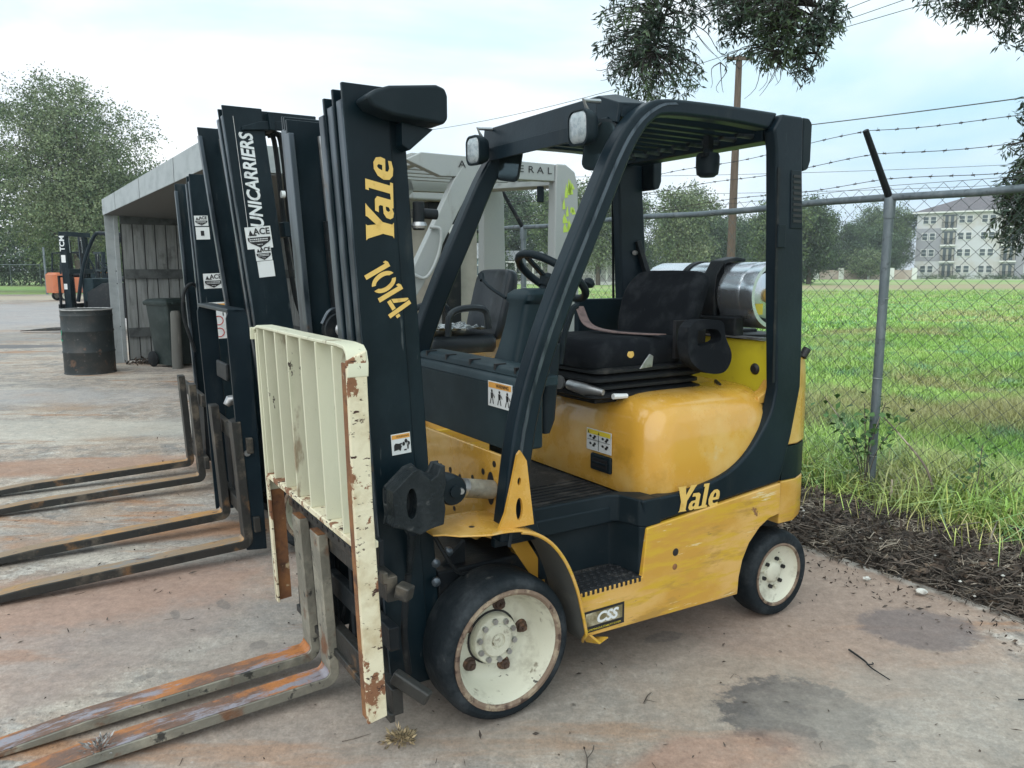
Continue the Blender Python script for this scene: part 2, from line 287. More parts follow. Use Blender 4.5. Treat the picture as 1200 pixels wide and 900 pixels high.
def yale_loops():
    """the maker's word mark as slab strokes, cap height 1"""
    g = []
    sh = lambda pts: [(x+.16*y, y) for x, y in pts]
    g.append(sh([(.0, 1), (.06, .93), (.27, .40), (.27, .05), (.22, 0), (.62, 0), (.56, .06), (.56, .40), (.86, .92), (.92, 1), (.60, 1), (.60, .95), (.46, .64), (.38, .95), (.40, 1)]))
    g.append(sh([(.80, .66), (1.08, .66), (1.17, .58), (1.17, .10), (1.24, .09), (1.24, 0), (.98, 0), (.96, .05), (.86, -.01), (.74, .02), (.68, .12), (.69, .26), (.78, .36), (.97, .38), (.97, .48), (.93, .53), (.78, .53)]))
    g.append(sh([(.97, .28), (.88, .27), (.85, .19), (.90, .12), (.97, .17)]))
    g.append(sh([(1.26, .98), (1.52, .98), (1.52, .11), (1.60, .10), (1.60, 0), (1.24, 0), (1.24, .10), (1.32, .11), (1.32, .87), (1.26, .86)]))
    g.append(sh([(2.14, .26), (1.84, .26), (1.85, .17), (1.94, .12), (2.12, .16), (2.13, .04), (1.96, -.02), (1.78, 0), (1.66, .12), (1.62, .33), (1.68, .54), (1.82, .67), (1.98, .68), (2.11, .59), (2.16, .42)]))
    g.append(sh([(1.97, .37), (1.97, .50), (1.91, .56), (1.86, .50), (1.84, .37)]))
    return g
def yale(fr, size, parent, m, sx=1.0):
    vs, fs = poly_geo(yale_loops()); mb = MB()
    mb.add([dplace(fr, (v.x-1.12)*size*sx, (v.y-.5)*size, .003) for v in vs], fs)
    return mb.build('word_mark', m, parent, smooth=0, normals=False)
def sticker(name, fr, wd, ht, parent, strip=None, icons=(), lines=(), base='white', label=None):
    """plate with an optional coloured head strip, icons: list of loops in -.5...5 units, lines: (u,v,length)"""
    mb = MB(); c = [dplace(fr, u*wd/2, v*ht/2, e) for e in (0, .0016) for u, v in ((-1, -1), (1, -1), (1, 1), (-1, 1))]
    mb.add(c, [(0, 3, 2, 1), (4, 5, 6, 7), (0, 1, 5, 4), (1, 2, 6, 5), (2, 3, 7, 6), (3, 0, 4, 7)]); o = mb.build(name, M[base], parent, smooth=0, label=label)
    if strip:
        m2 = MB(); h0, col = strip; m2.add([dplace(fr, u*wd, v*ht, .0026) for u, v in ((-.47, h0), (.47, h0), (.47, .46), (-.47, .46))], [(0, 1, 2, 3)]); m2.build('head_strip', M[col], o, smooth=0, normals=False)
    if icons:
        vs, fs = poly_geo(icons); m3 = MB(); m3.add([dplace(fr, v.x*wd, v.y*ht, .0034) for v in vs], fs); m3.build('print', M['ink'], o, smooth=0, normals=False)
    return o
def merge_loops_lines(seed, x0, x1, y0, y1, n, h=.012):
    r = random.Random(seed); o = []
    for k in range(n):
        y = y0+(y1-y0)*(k+.5)/n; x = x0
        while x < x1-.03:
            w_ = min(r.uniform(.02, .07), x1-x); o.append([(x, y-h), (x+w_, y-h), (x+w_, y+h), (x, y+h)]); x += w_+.018
    return o
def ace_sticker(fr, wd, ht, parent):
    sh = [(-.44, .02), (.44, .02), (.44, -.12), (.36, -.22), (.0, -.46), (-.36, -.22), (-.44, -.12)]
    truck = [(-.40, .10), (-.30, .36), (-.22, .16), (-.08, .16), (-.08, .09)]
    o = sticker('dealer_sticker', fr, wd, ht, parent, icons=[sh, truck])
    f2 = (dplace(fr, wd*.13, ht*.27, .001), fr[1], fr[2], fr[3]); text('dealer_name', 'ACE', f2, ht*.40, M['ink'], o, bold=.001, e=.003)
    f3 = (dplace(fr, 0, -ht*.10, .002), fr[1], fr[2], fr[3]); vs, fs = poly_geo(merge_loops_lines(4, -.36, .36, -.10, .08, 2, .022)+merge_loops_lines(9, -.10, .10, -.24, -.18, 1, .015))
    MB().add([dplace(f3, v.x*wd, v.y*ht, .003) for v in vs], fs).build('small_print', M['white'], o, smooth=0, normals=False)
    return o

M['nut'] = mat('rusty_dark_nut', (.06, .035, .025), .7, layers=[((.16, .08, .045), 30, .5, .65)])

M['casting'] = mat('dusty_black_casting', (.008, .013, .016), .5, spec=.3, layers=[((.024, .03, .034), 8, .45, .68), ((.075, .08, .08), 25, .6, .75)], bump=(90, .4))
def grain(m, scale=160, amt=.14, pits=None, crack=None):
    t = m.node_tree; ns = t.nodes; ls = t.links; b = ns['Principled BSDF']; src = b.inputs['Base Color'].links[0].from_socket
    g = ns.new('ShaderNodeNewGeometry'); cur = src
    for sc_, am in ((scale, amt), (scale*.28, amt*.9), (scale*.07, amt*.7)):
        nz = ns.new('ShaderNodeTexNoise'); nz.inputs['Scale'].default_value = sc_; nz.inputs['Detail'].default_value = 5; nz.inputs['Roughness'].default_value = .7; ls.new(g.outputs['Position'], nz.inputs[0])
        mr = ns.new('ShaderNodeMapRange'); mr.inputs[1].default_value = .30; mr.inputs[2].default_value = .70; mr.inputs[3].default_value = 1-am*1.6; mr.inputs[4].default_value = 1+am*1.6; ls.new(nz.outputs[0], mr.inputs[0])
        hs = ns.new('ShaderNodeHueSaturation'); ls.new(cur, hs.inputs['Color']); ls.new(mr.outputs[0], hs.inputs['Value']); cur = hs.outputs[0]
    if pits:
        vo = ns.new('ShaderNodeTexVoronoi'); vo.inputs['Scale'].default_value = pits; ls.new(g.outputs['Position'], vo.inputs[0])
        mr = ns.new('ShaderNodeMapRange'); mr.inputs[1].default_value = .10; mr.inputs[2].default_value = .17; mr.inputs[3].default_value = .6; mr.inputs[4].default_value = 0; ls.new(vo.outputs['Distance'], mr.inputs[0])
        mm = ns.new('ShaderNodeMixRGB'); mm.inputs[2].default_value = (.09, .08, .07, 1); ls.new(mr.outputs[0], mm.inputs[0]); ls.new(cur, mm.inputs[1]); cur = mm.outputs[0]
    if crack:
        nz = ns.new('ShaderNodeTexNoise'); nz.inputs['Scale'].default_value = 3; nz.inputs['Detail'].default_value = 6; ls.new(g.outputs['Position'], nz.inputs[0])
        mx_ = ns.new('ShaderNodeMixRGB'); mx_.blend_type = 'ADD'; mx_.inputs[0].default_value = .35; ls.new(g.outputs['Position'], mx_.inputs[1]); ls.new(nz.outputs[1], mx_.inputs[2])
        vo = ns.new('ShaderNodeTexVoronoi'); vo.feature = 'DISTANCE_TO_EDGE'; vo.inputs['Scale'].default_value = crack; ls.new(mx_.outputs[0], vo.inputs[0])
        mr = ns.new('ShaderNodeMapRange'); mr.inputs[1].default_value = .0008; mr.inputs[2].default_value = .003; mr.inputs[3].default_value = .45; mr.inputs[4].default_value = 0; ls.new(vo.outputs['Distance'], mr.inputs[0])
        mm = ns.new('ShaderNodeMixRGB'); mm.inputs[2].default_value = (.12, .105, .095, 1); ls.new(mr.outputs[0], mm.inputs[0]); ls.new(cur, mm.inputs[1]); cur = mm.outputs[0]
    ls.new(cur, b.inputs['Base Color'])

M['fork_tan'] = mat('tan_rust_fork_face', (.26, .18, .11), .6, layers=[((.42, .22, .07), 2.5, .46, .60, (1, 2, 1), 11), ((.20, .19, .18), 5, .52, .62, (.7, 2.5, 1), 11), ((.10, .06, .04), 14, .58, .68, (1, 1.5, 1), 10)], bump=(60, .3))

# ------------------------------------------------------------------ where things stand
TH1 = 3.7014
def t1_world(x, y):
    c, s = math.cos(TH1), math.sin(TH1); return (-0.2892+c*x-s*y, 3.0071+s*x+c*y)

# ------------------------------------------------------------------ forklift parts shared by the trucks
def wheel(parent, cx, y_face, r, width, rim_r, kind, side=1):
    """solid tyre wheel; the tyre's outer face lies at y_face, side=+1 faces +y"""
    z0 = r; o = (cx, y_face, z0); ax = (0, side, 0)
    wd = width
    ty = MB().lathe([(rim_r*1.05, -.004), (rim_r*1.12, 0), (r*.90, -.001), (r*.945, -.006), (r*.975, -.018), (r, -.042), (r, -wd+.03), (r*.96, -wd), (rim_r*1.05, -wd), (rim_r*1.05, -.004)], o, ax, 64)
    root = ty.build('tyre', M['tyre'], parent, smooth=50)
    rg = MB().lathe([(rim_r*1.055, -.03), (rim_r*1.055, .001), (rim_r*1.0, .003), (rim_r*.955, -.004), (rim_r*.955, -.03)], o, ax, 56).build('rim_band', M['rust_ring'], parent, smooth=40)
    if kind == 'drive':
        d = .115
        rm = MB().lathe([(rim_r*.957, -.006), (rim_r*.90, -.03), (rim_r*.84, -.075), (rim_r*.76, -d), (rim_r*.70, -d-.012), (rim_r*.42, -d-.012)], o, ax, 56)
        R_ = rm.build('rim', M['rim'], parent, smooth=50)
        # hub, bolts
        h = MB().lathe([(rim_r*.44, -d-.02), (rim_r*.44, -d+.016), (rim_r*.42, -d+.022), (rim_r*.30, -d+.024), (rim_r*.29, -d+.03), (rim_r*.27, -d+.034), (rim_r*.14, -d+.034), (rim_r*.135, -d+.028), (rim_r*.10, -d+.028), (rim_r*.09, -d+.034), (0, -d+.034)], o, ax, 40)
        H = h.build('hub', M['rim'], parent, smooth=40)
        sc = MB().lathe([(rim_r*.49, -d-.013), (rim_r*.485, -d-.008), (rim_r*.455, -d-.008), (rim_r*.45, -d-.013)], o, ax, 40).build('hub_gap', M['ink'], R_, smooth=40)
        for k in range(10):
            t = 2*PI*k/10+.2; px, pz = cx+math.cos(t)*rim_r*.355, z0+math.sin(t)*rim_r*.355; y1 = y_face+side*(-d+.022)
            MB().cyl((px, y1, pz), (px, y1+side*.012, pz), .0105, 6).build('bolt', M['metal'], H, smooth=30)
        for k in range(5):
            t = 2*PI*k/5+.55; px, pz = cx+math.cos(t)*rim_r*.60, z0+math.sin(t)*rim_r*.60; y1 = y_face+side*(-d-.012)
            MB().lathe([(.026, 0), (.024, .006), (.019, .008), (.018, .02), (.009, .022), (.008, .034), (0, .034)], (px, y1, pz), ax, 14).build('wheel_nut', M['nut'], R_, smooth=35)
    else:
        d = .022
        rm = MB().lathe([(rim_r*.957, -.004), (rim_r*.93, -.012), (rim_r*.88, -d), (rim_r*.62, -d-.004), (rim_r*.50, -d-.016), (rim_r*.36, -d-.016), (rim_r*.33, -d-.006), (rim_r*.24, -d), (0, -d)], o, ax, 48)
        R_ = rm.build('rim', M['rim'], parent, smooth=50)
        for k in range(6):
            t = 2*PI*k/6+.3; px, pz = cx+math.cos(t)*rim_r*.50, z0+math.sin(t)*rim_r*.50; y1 = y_face+side*(-d-.010)
            if k % 2 == 0: MB().cyl((px, y1, pz), (px, y1+side*.010, pz), .010, 6).build('bolt', M['rim'], R_, smooth=30)
            a = MB().lathe([(0, .004), (.009, .004), (.009, -.01)], (cx+math.cos(t+.5)*rim_r*.47, y_face+side*(-d-.006), z0+math.sin(t+.5)*rim_r*.47), ax, 10).build('rim_hole', M['ink'], R_, smooth=0)
    return root

def mast(parent, zt, x_top, k, y_out, n_rails=3, depth=.15, mats='mast', cross=True, z_low=.14, tz=(), y_right=None):
    """two sides of nested channels; x = front edge at height zt, leaning k per metre of height"""
    tops = (zt, zt-.012, zt-.03)
    for sgn in (1, -1):
        for i in range(n_rails):
            yo = (y_out if sgn > 0 or y_right is None else y_right)-.056*i; yi = yo-.050; xf = x_top+.010*i; t = .016; z1 = tops[i]; z0 = z_low+(0 if i == 0 else .03)
            a, b = sgn*yi, sgn*yo
            m = MB()
            m.box((xf-depth, sgn*(yo-t), z0), (xf-.004, b, z1))                  # web
            m.box((xf-depth-.003, sgn*yi, z0+.004), (xf-depth+t, sgn*(yo-t-.001), z1-.003))  # rear flange
            m.shear(k, zt); m.build('mast_channel', M[mats], parent, bevel=.003)
            e = MB().box((xf-t-.002, sgn*(yi+.004), z0+.003), (xf+.002, sgn*(yo-.003), z1-.05)).shear(k, zt)
            e.build('channel_edge', M['edge'], parent, bevel=.003)
    if cross:
        yi = y_out-.056*n_rails+.05
        for z0, z1, dx in tz:
            MB().box((x_top-depth-.02-dx, -yi-.1, z0), (x_top-depth-.05-dx, yi+.1, z1)).shear(k, zt).build('crossmember', M[mats], parent, bevel=.004)
        for s in (-1, 1):   # lift cylinders and chains
            MB().cyl((x_top-.11+k*(.15-zt), s*(yi-.10), .2), (x_top-.11+k*(1.75-zt), s*(yi-.10), 1.75), .028, 16).build('lift_cylinder', M['dark'], parent)
            MB().cyl((x_top-.11+k*(1.75-zt), s*(yi-.10), 1.75), (x_top-.11, s*(yi-.10), zt-.08), .016, 12).build('piston_rod', M['metal'], parent)
            c = MB()
            for q in range(46):
                z = .55+q*.032; c.box((x_top-.130, s*(yi-.13)-.012, z), (x_top-.118, s*(yi-.13)+.012, z+.027))
            c.shear(k, zt); c.build('lift_chain', M['dark'], parent, smooth=0)

def fork(parent, y0, y1, xb, zt, zh, length, drop, mt, ms, k=.045, thick=.037):
    """L-shaped fork: shank back face at xb (at the heel), from zt down, then a tapering blade"""
    r = .055; n = 7; xs = []
    side = []                                            # outer path, from the top of the shank down its back to the tip
    O = [(xb+k*(zt-zh), zt)] + [(xb+r-r*math.cos(PI/2*q/n), zh+r-r*math.sin(PI/2*q/n)) for q in range(n+1)] + [(xb+length*.7, zh-drop*.7), (xb+length, zh-drop)]
    ri = r-thick+.006
    I = [(xb+thick+k*(zt-zh), zt)] + [(xb+thick+ri-ri*math.cos(PI/2*q/n), zh+thick+ri-ri*math.sin(PI/2*q/n)) for q in range(n+1)] + [(xb+length*.7, zh-drop*.7+thick*.97), (xb+length, zh-drop+thick*.35)]
    b = MB().strip(O, I, 'y', y0, y1).build('fork', ms, parent, bevel=.004)
    # worn upper face of blade and shank as a thin skin
    I2 = [(x+(.0015 if i < n+2 else 0), z+.0015) for i, (x, z) in enumerate(I)][1:]
    vs = [(x, yy, z) for yy in (y0+.004, y1-.004) for x, z in I2]; m_ = len(I2)
    MB().add(vs, [(i, i+1, m_+i+1, m_+i) for i in range(m_-1)]).build('worn_face', mt, b, smooth=60, normals=False)
    MB().add([(I[0][0], y0+.004, zt+.0015), (I[0][0], y1-.004, zt+.0015), (O[0][0], y1-.004, zt+.0015), (O[0][0], y0+.004, zt+.0015)], [(0, 1, 2, 3)]).build('worn_top', M['rust'] if ms is M['fork'] else ms, b, smooth=0, normals=False)
    return b

def seat(parent, cx, cy, z, m, rot=0, h=.38):
    """low cushion and raked back; front edge at cx+.27"""
    def ring(x0, x1, y, zz, r): return rrect(cx+(x0+x1)/2, cy, (x1-x0)/2, y, r, zz, 4)
    MB().loft([ring(-.24, .26, .235, z, .05), ring(-.25, .275, .25, z+.03, .06), ring(-.25, .27, .25, z+.085, .06), ring(-.24, .25, .232, z+.11, .06), ring(-.20, .20, .19, z+.118, .06)]).build('seat_cushion', m, parent, smooth=60)
    # side bolsters and back
    R = []
    for q, (zz, hw, tk, dx) in enumerate([(z+.06, .20, .05, 0), (z+.10, .235, .075, 0), (z+.2, .245, .09, -.03), (z+.31, .245, .09, -.062), (z+h+.02, .24, .085, -.10), (z+h+.058, .215, .065, -.112), (z+h+.070, .16, .035, -.117)]):
        xb = cx-.27+dx; ring_ = []
        for (yy, xx) in ((-hw, .02), (-hw*.93, .05), (-hw*.55, .03), (0, .022), (hw*.55, .03), (hw*.93, .05), (hw, .02), (hw*.97, -tk*.7), (hw*.6, -tk), (-hw*.6, -tk), (-hw*.97, -tk*.7)):
            ring_.append((xb+xx*(tk/.09), cy+yy, zz))
        R.append(ring_)
    MB().loft(R).build('seat_back', m, parent, smooth=60, sub=1)

def steering(parent, c, tilt, r=.165, col_base=(-.2, .0, 1.22)):
    c = Vector(c); ax = Vector((-math.sin(tilt), 0, math.cos(tilt))); a, u, v = frame_of(ax)
    w_ = MB().lathe([(r+.016*math.cos(2*PI*q/10), .016*math.sin(2*PI*q/10)) for q in range(10)], c, ax, 40, closed=True).build('steering_wheel', M['plastic'], parent, smooth=60)
    for t in (0.3, 2.3, 4.6):
        e = u*math.cos(t)+v*math.sin(t); MB().bar(c+e*.02-a*.02, c+e*(r-.008), .03, .012, up=a.cross(e)).build('spoke', M['plastic'], w_, bevel=.003)
    MB().lathe([(.0, .008), (.03, .004), (.042, -.02), (.03, -.05)], c-a*.005, ax, 20).build('hub', M['plastic'], w_)
    MB().cyl(c-a*.02, c-a*.16, .022, 12).build('steering_shaft', M['plastic'], parent)
    k = c+u*math.cos(.9)*(r-.01)+v*math.sin(.9)*(r-.01); MB().lathe([(.008, 0), (.009, .03), (.022, .04), (.024, .055), (.014, .066), (0, .067)], k, ax, 16).build('steering_knob', M['plastic'], w_)

def counterweight(parent, m_lo, m_hi, z0=.44, zt=1.2, band=True, W=.52, x0=-1.42):
    def plan(s, r): 
        pts = [(x0, .50*s), (x0-.10, .50*s), (x0-.19, .462*s), (x0-.28, .385*s), (x0-.37, .28*s), (x0-.43, .17*s), (x0-.46, 0)]
        return pts + [(x, -y) for x, y in reversed(pts[:-1])]
    lv = [(z0, .93, m_lo), (z0+.03, .99, m_lo), (.655, 1.0, m_lo)]
    def ring(z, s): return [(x0+(x-x0)*s, y*(.97+.03*s) if s < 1 else y, z) for x, y in plan(1, 0)]
    MB().loft([ring(z0, .94), ring(z0+.03, 1), ring(.652, 1.0)]).build('counterweight', m_lo, parent, bevel=.008, smooth=50)
    MB().loft([ring(.655, .985), ring(.805, .985)]).build('counterweight_band', M['black'] if band else m_hi, parent, smooth=50)
    MB().loft([ring(.808, 1.0), ring(.95, .995), ring(1.10, .965), ring(zt-.04, .94), ring(zt, .90)]).build('counterweight_top', m_hi, parent, bevel=.01, smooth=50)

def ohg_side(sgn, y0, y1, O, I, parent, m, rd=.012):
    return MB().strip(O, I, 'y', sgn*y0, sgn*y1).build('guard_frame', m, parent, bevel=rd, seg=3, smooth=50)

# ================================================================== the yellow forklift in front
T1 = empty('forklift', (-0.2892, 3.0071, 0), TH1, 'yellow and black forklift numbered 1014 with a chipped cream load backrest, nearest of the row', 'forklift', 'forklifts parked side by side')
wheel(T1, 0, .53, .262, .178, .206, 'drive'); wheel(T1, 0, -.53, .262, .178, .206, 'drive', -1)
wheel(T1, -1.478, .47, .20, .127, .138, 'steer'); wheel(T1, -1.478, -.47, .20, .127, .138, 'steer', -1)
MB().cyl((0, -.36, .262), (0, .36, .262), .085, 16).build('front_axle', M['dark'], T1); MB().cyl((-1.478, -.36, .2), (-1.478, .36, .2), .05, 12).build('rear_axle', M['dark'], T1)
# chassis
arch = [(-1.388+.0, .518), (-1.32, .508), (-1.262, .478), (-1.20, .420), (-1.163, .352), (-1.145, .28), (-1.140, .204)]
sp = [(-.318, .222), (-.305, .400), (-.602, .400), (-.620, .590), (-1.385, .656)] + arch
for s in (1, -1):
    MB().prism(sp, 'y', s*.505, s*.53).build('side_panel', M['yellow_worn'], T1, bevel=.006, smooth=30)
MB().box((-1.10, -.5, .24), (-.36, .5, .38)).box((-1.12, -.5, .38), (-.63, .5, .64)).box((-1.6, -.22, .26), (-1.10, .22, .6)).box((-.36, -.34, .24), (.18, .34, .52)).box((-1.9, -.2, .3), (-1.2, .2, .5)).build('frame', M['dark'], T1, bevel=.01)
# maker's badge low on the sill
bf = dframe((-.414, .5302, .280), (-1, 0, 0))
bd = sticker('badge', bf, .195, .084, T1, base='ink')
MB().add([dplace(bf, u*.19, v*.08, .0024) for u, v in ((-.46, -.22), (.46, -.22), (.46, .42), (-.46, .42))], [(0, 1, 2, 3)]).build('badge_field', mat('olive_badge_field', (.16, .13, .06), .4, layers=[((.55, .50, .36), 9, .40, .62)]), bd, smooth=0, normals=False)
text('badge_letters', 'CSS', (dplace(bf, .01, .006, .001), bf[1], bf[2], bf[3]), .056, M['white'], bd, shear=.25, bold=.0022, e=.003, sx=1.1)
text('badge_small_letters', 'CONTINUOUS STABILITY SYSTEM', (dplace(bf, 0, -.032, .001), bf[1], bf[2], bf[3]), .0105, M['yellow_s'], bd, e=.003)
# jack hole in the side panel
MB().lathe([(0, .0008), (.014, .0008), (.016, .0)], (-.772, .5302, .465), (0, 1, 0), 14).build('panel_hole', M['ink'], T1); MB().lathe([(0, .0008), (.012, .0008), (.013, .0)], (-.770, .5302, .405), (0, 1, 0), 14).build('panel_hole', M['rust'], T1)
# black band over the panel, sweeping up into the rear leg of the guard
hoodline = sp2([(-.600, .700), (-.80, .702), (-.97, .722), (-1.09, .757), (-1.19, .822), (-1.27, .91), (-1.315, .985), (-1.336, 1.072)], 4)
band = [(-.620, .594)] + hoodline + [(-1.320, 1.28), (-1.302, 1.487), (-1.285, 1.8), (-1.268, 2.05), (-1.25, 2.127), (-1.30, 2.19), (-1.425, 2.19), (-1.436, 1.974), (-1.462, 1.70), (-1.478, 1.487), (-1.492, 1.20), (-1.495, 1.07), (-1.45, .86), (-1.388, .660)]
for s in (1, -1):
    MB().prism([p for p in band], 'y', s*.462, s*.522).build('guard_rear_leg', M['black'], T1, bevel=.012, seg=3, smooth=35)
    g = MB().bar((-1.31, s*.5245, 1.10), (-1.283, s*.5245, 1.98), .004, .014, up=(0, 1, 0)).build('leg_groove', M['dark'], T1)
yale(dframe((-.888, .5222, .672), (-1, 0, -.035)), .102, T1, M['letter'], sx=1.12)
# front legs and roof sides
Of = smooth_path([(.020, 0, .640), (-.041, 0, 1.045), (-.12, 0, 1.302), (-.212, 0, 1.52), (-.319, 0, 1.74), (-.433, 0, 1.968), (-.511, 0, 2.086), (-.60, 0, 2.158), (-.706, 0, 2.188), (-1.0, 0, 2.197), (-1.30, 0, 2.198)], 3)
If = smooth_path([(-.072, 0, .640), (-.132, 0, 1.035), (-.208, 0, 1.285), (-.302, 0, 1.50), (-.405, 0, 1.71), (-.510, 0, 1.93), (-.568, 0, 2.032), (-.63, 0, 2.100), (-.715, 0, 2.130), (-1.0, 0, 2.136), (-1.248, 0, 2.128)], 3)
for s in (1, -1): 
    ohg_side(s, .428, .50, [(p.x, p.z) for p in Of], [(p.x, p.z) for p in If], T1, M['black'], .014)
    q = MB().strip([(p.x-.028, p.z-.012) for p in Of[:25]], [(p.x-.040, p.z-.018) for p in Of[:25]], 'y', s*.499, s*.5035).build('leg_ridge', M['edge'] if s > 0 else M['black'], T1, smooth=50)
    MB().prism([(-.07, .70), (-.10, .93), (-.135, .80), (-.20, .60), (.0, .60), (.0, .66)], 'y', s*.40, s*.428).build('leg_gusset', M['black'], T1, bevel=.004)
# roof: header, bars, rear crossbar
hd = MB(); hd.prism([(-.497, 2.115), (-.508, 2.205), (-.60, 2.222), (-.60, 2.205), (-.525, 2.192), (-.512, 2.11)], 'y', -.505, .33); hd.loft([[(x, y, z-dz) for x, z in pr] for y, dz, pr in ((.33, 0, [(-.497, 2.115), (-.508, 2.205), (-.60, 2.222), (-.60, 2.205), (-.525, 2.192), (-.512, 2.11)]), (.44, .03, [(-.507, 2.125), (-.518, 2.195), (-.66, 2.205), (-.66, 2.192), (-.535, 2.182), (-.522, 2.12)]))]); hd.box((-.62, .30, 2.115), (-.53, .44, 2.165)); hd.build('roof_header', M['black'], T1, bevel=.004)
MB().box((-.66, -.43, 2.10), (-.60, .43, 2.13)).build('roof_front_rail', M['black'], T1, bevel=.005)
MB().prism([(-.497, 2.118), (-.497, 2.06), (-.506, 2.06), (-.506, 2.12)], 'y', -.47, .40).build('header_lip', M['black'], T1, bevel=.002)
MB().box((-1.39, -.43, 2.095), (-1.29, .43, 2.175)).build('roof_rear_rail', M['black'], T1, bevel=.008)
for i in range(9):
    y = -.37+i*.0925
    MB().box((-1.292, y-.016, 2.125), (-.605, y+.016, 2.185)).build('roof_bar', M['black'], T1, bevel=.006)
    MB().tube([(-1.289, y, 2.127), (-1.20, y, 2.124)], [.017, .013], 10).build('lit_bar_end', M['edge'], T1)  # pale tube paints in the light caught by the bar's rear end
MB().box((-.5095, -.27, 2.125), (-.5135, .12, 2.155)).build('header_plate', M['letter_w'], T1)
rc = MB().prism([(-1.432, 2.19), (-1.47, 2.19), (-1.492, 2.17), (-1.492, 2.02), (-1.478, 1.985), (-1.445, 1.975), (-1.435, 2.0)], 'y', .385, .515).build('rear_lamp_housing', M['plastic'], T1, bevel=.008)
MB().prism([(-1.432, 2.19), (-1.47, 2.19), (-1.492, 2.17), (-1.492, 2.02), (-1.478, 1.985), (-1.445, 1.975), (-1.435, 2.0)], 'y', -.385, -.515).build('rear_lamp_housing', M['plastic'], T1, bevel=.008)
# louvred vent on the rear leg
vt = MB().prism([(-1.360, 1.975), (-1.418, 1.975), (-1.445, 1.74), (-1.372, 1.74)], 'y', .522, .527).build('leg_vent', M['plastic'], T1, bevel=.003)
for k in range(9):
    z = 1.765+k*.0225; xm = -1.362-(1.975-z)*.05; MB().box((xm-.008, .5272, z), (xm-.062+(z-1.74)*.03, .5295, z+.011)).build('vent_slat', M['ink'], vt, smooth=0)
MB().box((-1.288, .5225, 1.66), (-1.335, .534, 1.755)).build('door_catch', M['plastic'], T1, bevel=.004)
# grab handle on right rear leg
MB().bar((-1.40, -.46, 1.72), (-1.47, -.42, 1.48), .03, .03).build('leg_bracket', M['dark'], T1, bevel=.004); MB().cyl((-1.39, -.457, 1.66), (-1.37, -.445, 1.66), .012, 8).build('bolt', M['metal'], T1)
# work lamps on the header
def work_lamp(y, x, z, parent, aim):
    a = Vector(aim).normalized(); _, u, v = frame_of(a); o = Vector((x, y, z))
    v_ = Vector((0, 0, 1)); v_ = (v_-a*v_.dot(a)).normalized(); u_ = a.cross(v_)
    def ring(s, d): return [tuple(o+a*d+u_*(p[0]*s)+v_*(p[1]*s*1.12)) for p in rrect(0, 0, .055, .055, .032, 0, 5)]
    b = MB().loft([ring(.55, -.070), ring(.82, -.058), ring(.98, -.034), ring(1.04, -.01), ring(1.04, .0), ring(.93, .002), ring(.90, -.006)]).build('work_lamp', M['plastic'], parent, smooth=50)
    ln = MB().loft([ring(.89, -.004), ring(.80, .002), ring(.4, .006)]).build('lens', M['lens'], b, smooth=60)
    MB().tube([o-a*.05+v_*.06, o-a*.03+v_*.095, o+Vector((-.10, 0, .10))], .008, 8).build('lamp_bracket', M['metal'], b)
    MB().tube(smooth_path([o-a*.08, o-a*.13+v_*.03, o-a*.14-v_*.03, o-a*.16+v_*.06], 4), .004, 6).build('lamp_cable', M['rubber'], b)
    return b
work_lamp(.385, -.375, 2.072, T1, (1, .04, -.03)); work_lamp(-.43, -.405, 2.098, T1, (1, .06, -.03))
def rear_mirror(c, parent, nrm):
    c = Vector(c); a = Vector(nrm).normalized(); v_ = Vector((-.28, 0, 1)); v_ = (v_-a*v_.dot(a)).normalized(); u_ = a.cross(v_)
    def ring(s, d, k=1): return [tuple(c+a*d+u_*(p[0]*s)+v_*(p[1]*s)) for p in rrect(0, 0, .060, .092, .03, 0, 4)]
    b = MB().loft([ring(.85, -.012), ring(1, -.004), ring(1, .006), ring(.90, .008)]).build('rear_mirror', M['plastic'], parent, smooth=45)
    MB().loft([ring(.88, .0085), ring(.5, .0088)]).build('mirror_glass', M['mirror'], b, smooth=30)
    MB().tube([c-a*.012, c-a*.05+Vector((-.03, 0, .03)), c+Vector((-.10, 0, .12))], .007, 8).build('mirror_arm', M['metal'], b)
rear_mirror((-.487, .372, 2.022), T1, (.86, .48, .02)); rear_mirror((-.575, -.395, 2.062), T1, (.80, .58, .02))
# reversing alarm hanging from the roof
al = MB().lathe([(0, .0), (.03, .0), (.046, .012), (.05, .05), (.05, .085), (.044, .098), (.02, .10), (.02, .115), (0, .115)], (-1.19, .225, 1.965), (0, 0, 1), 24).build('reversing_alarm', M['plastic'], T1, smooth=45)
MB().tube(smooth_path([(-1.19, .225, 2.075), (-1.20, .20, 2.12), (-1.23, .17, 2.115), (-1.235, .165, 2.05), (-1.22, .19, 2.03)], 5), .004, 6).build('alarm_wire', M['rubber'], al)
MB().box((-1.175, .21, 2.07), (-1.205, .24, 2.14)).build('alarm_bracket', M['dark'], al); MB().box((-1.13, .232, 2.045), (-1.165, .262, 2.06)).build('alarm_tab', M['dark'], al)

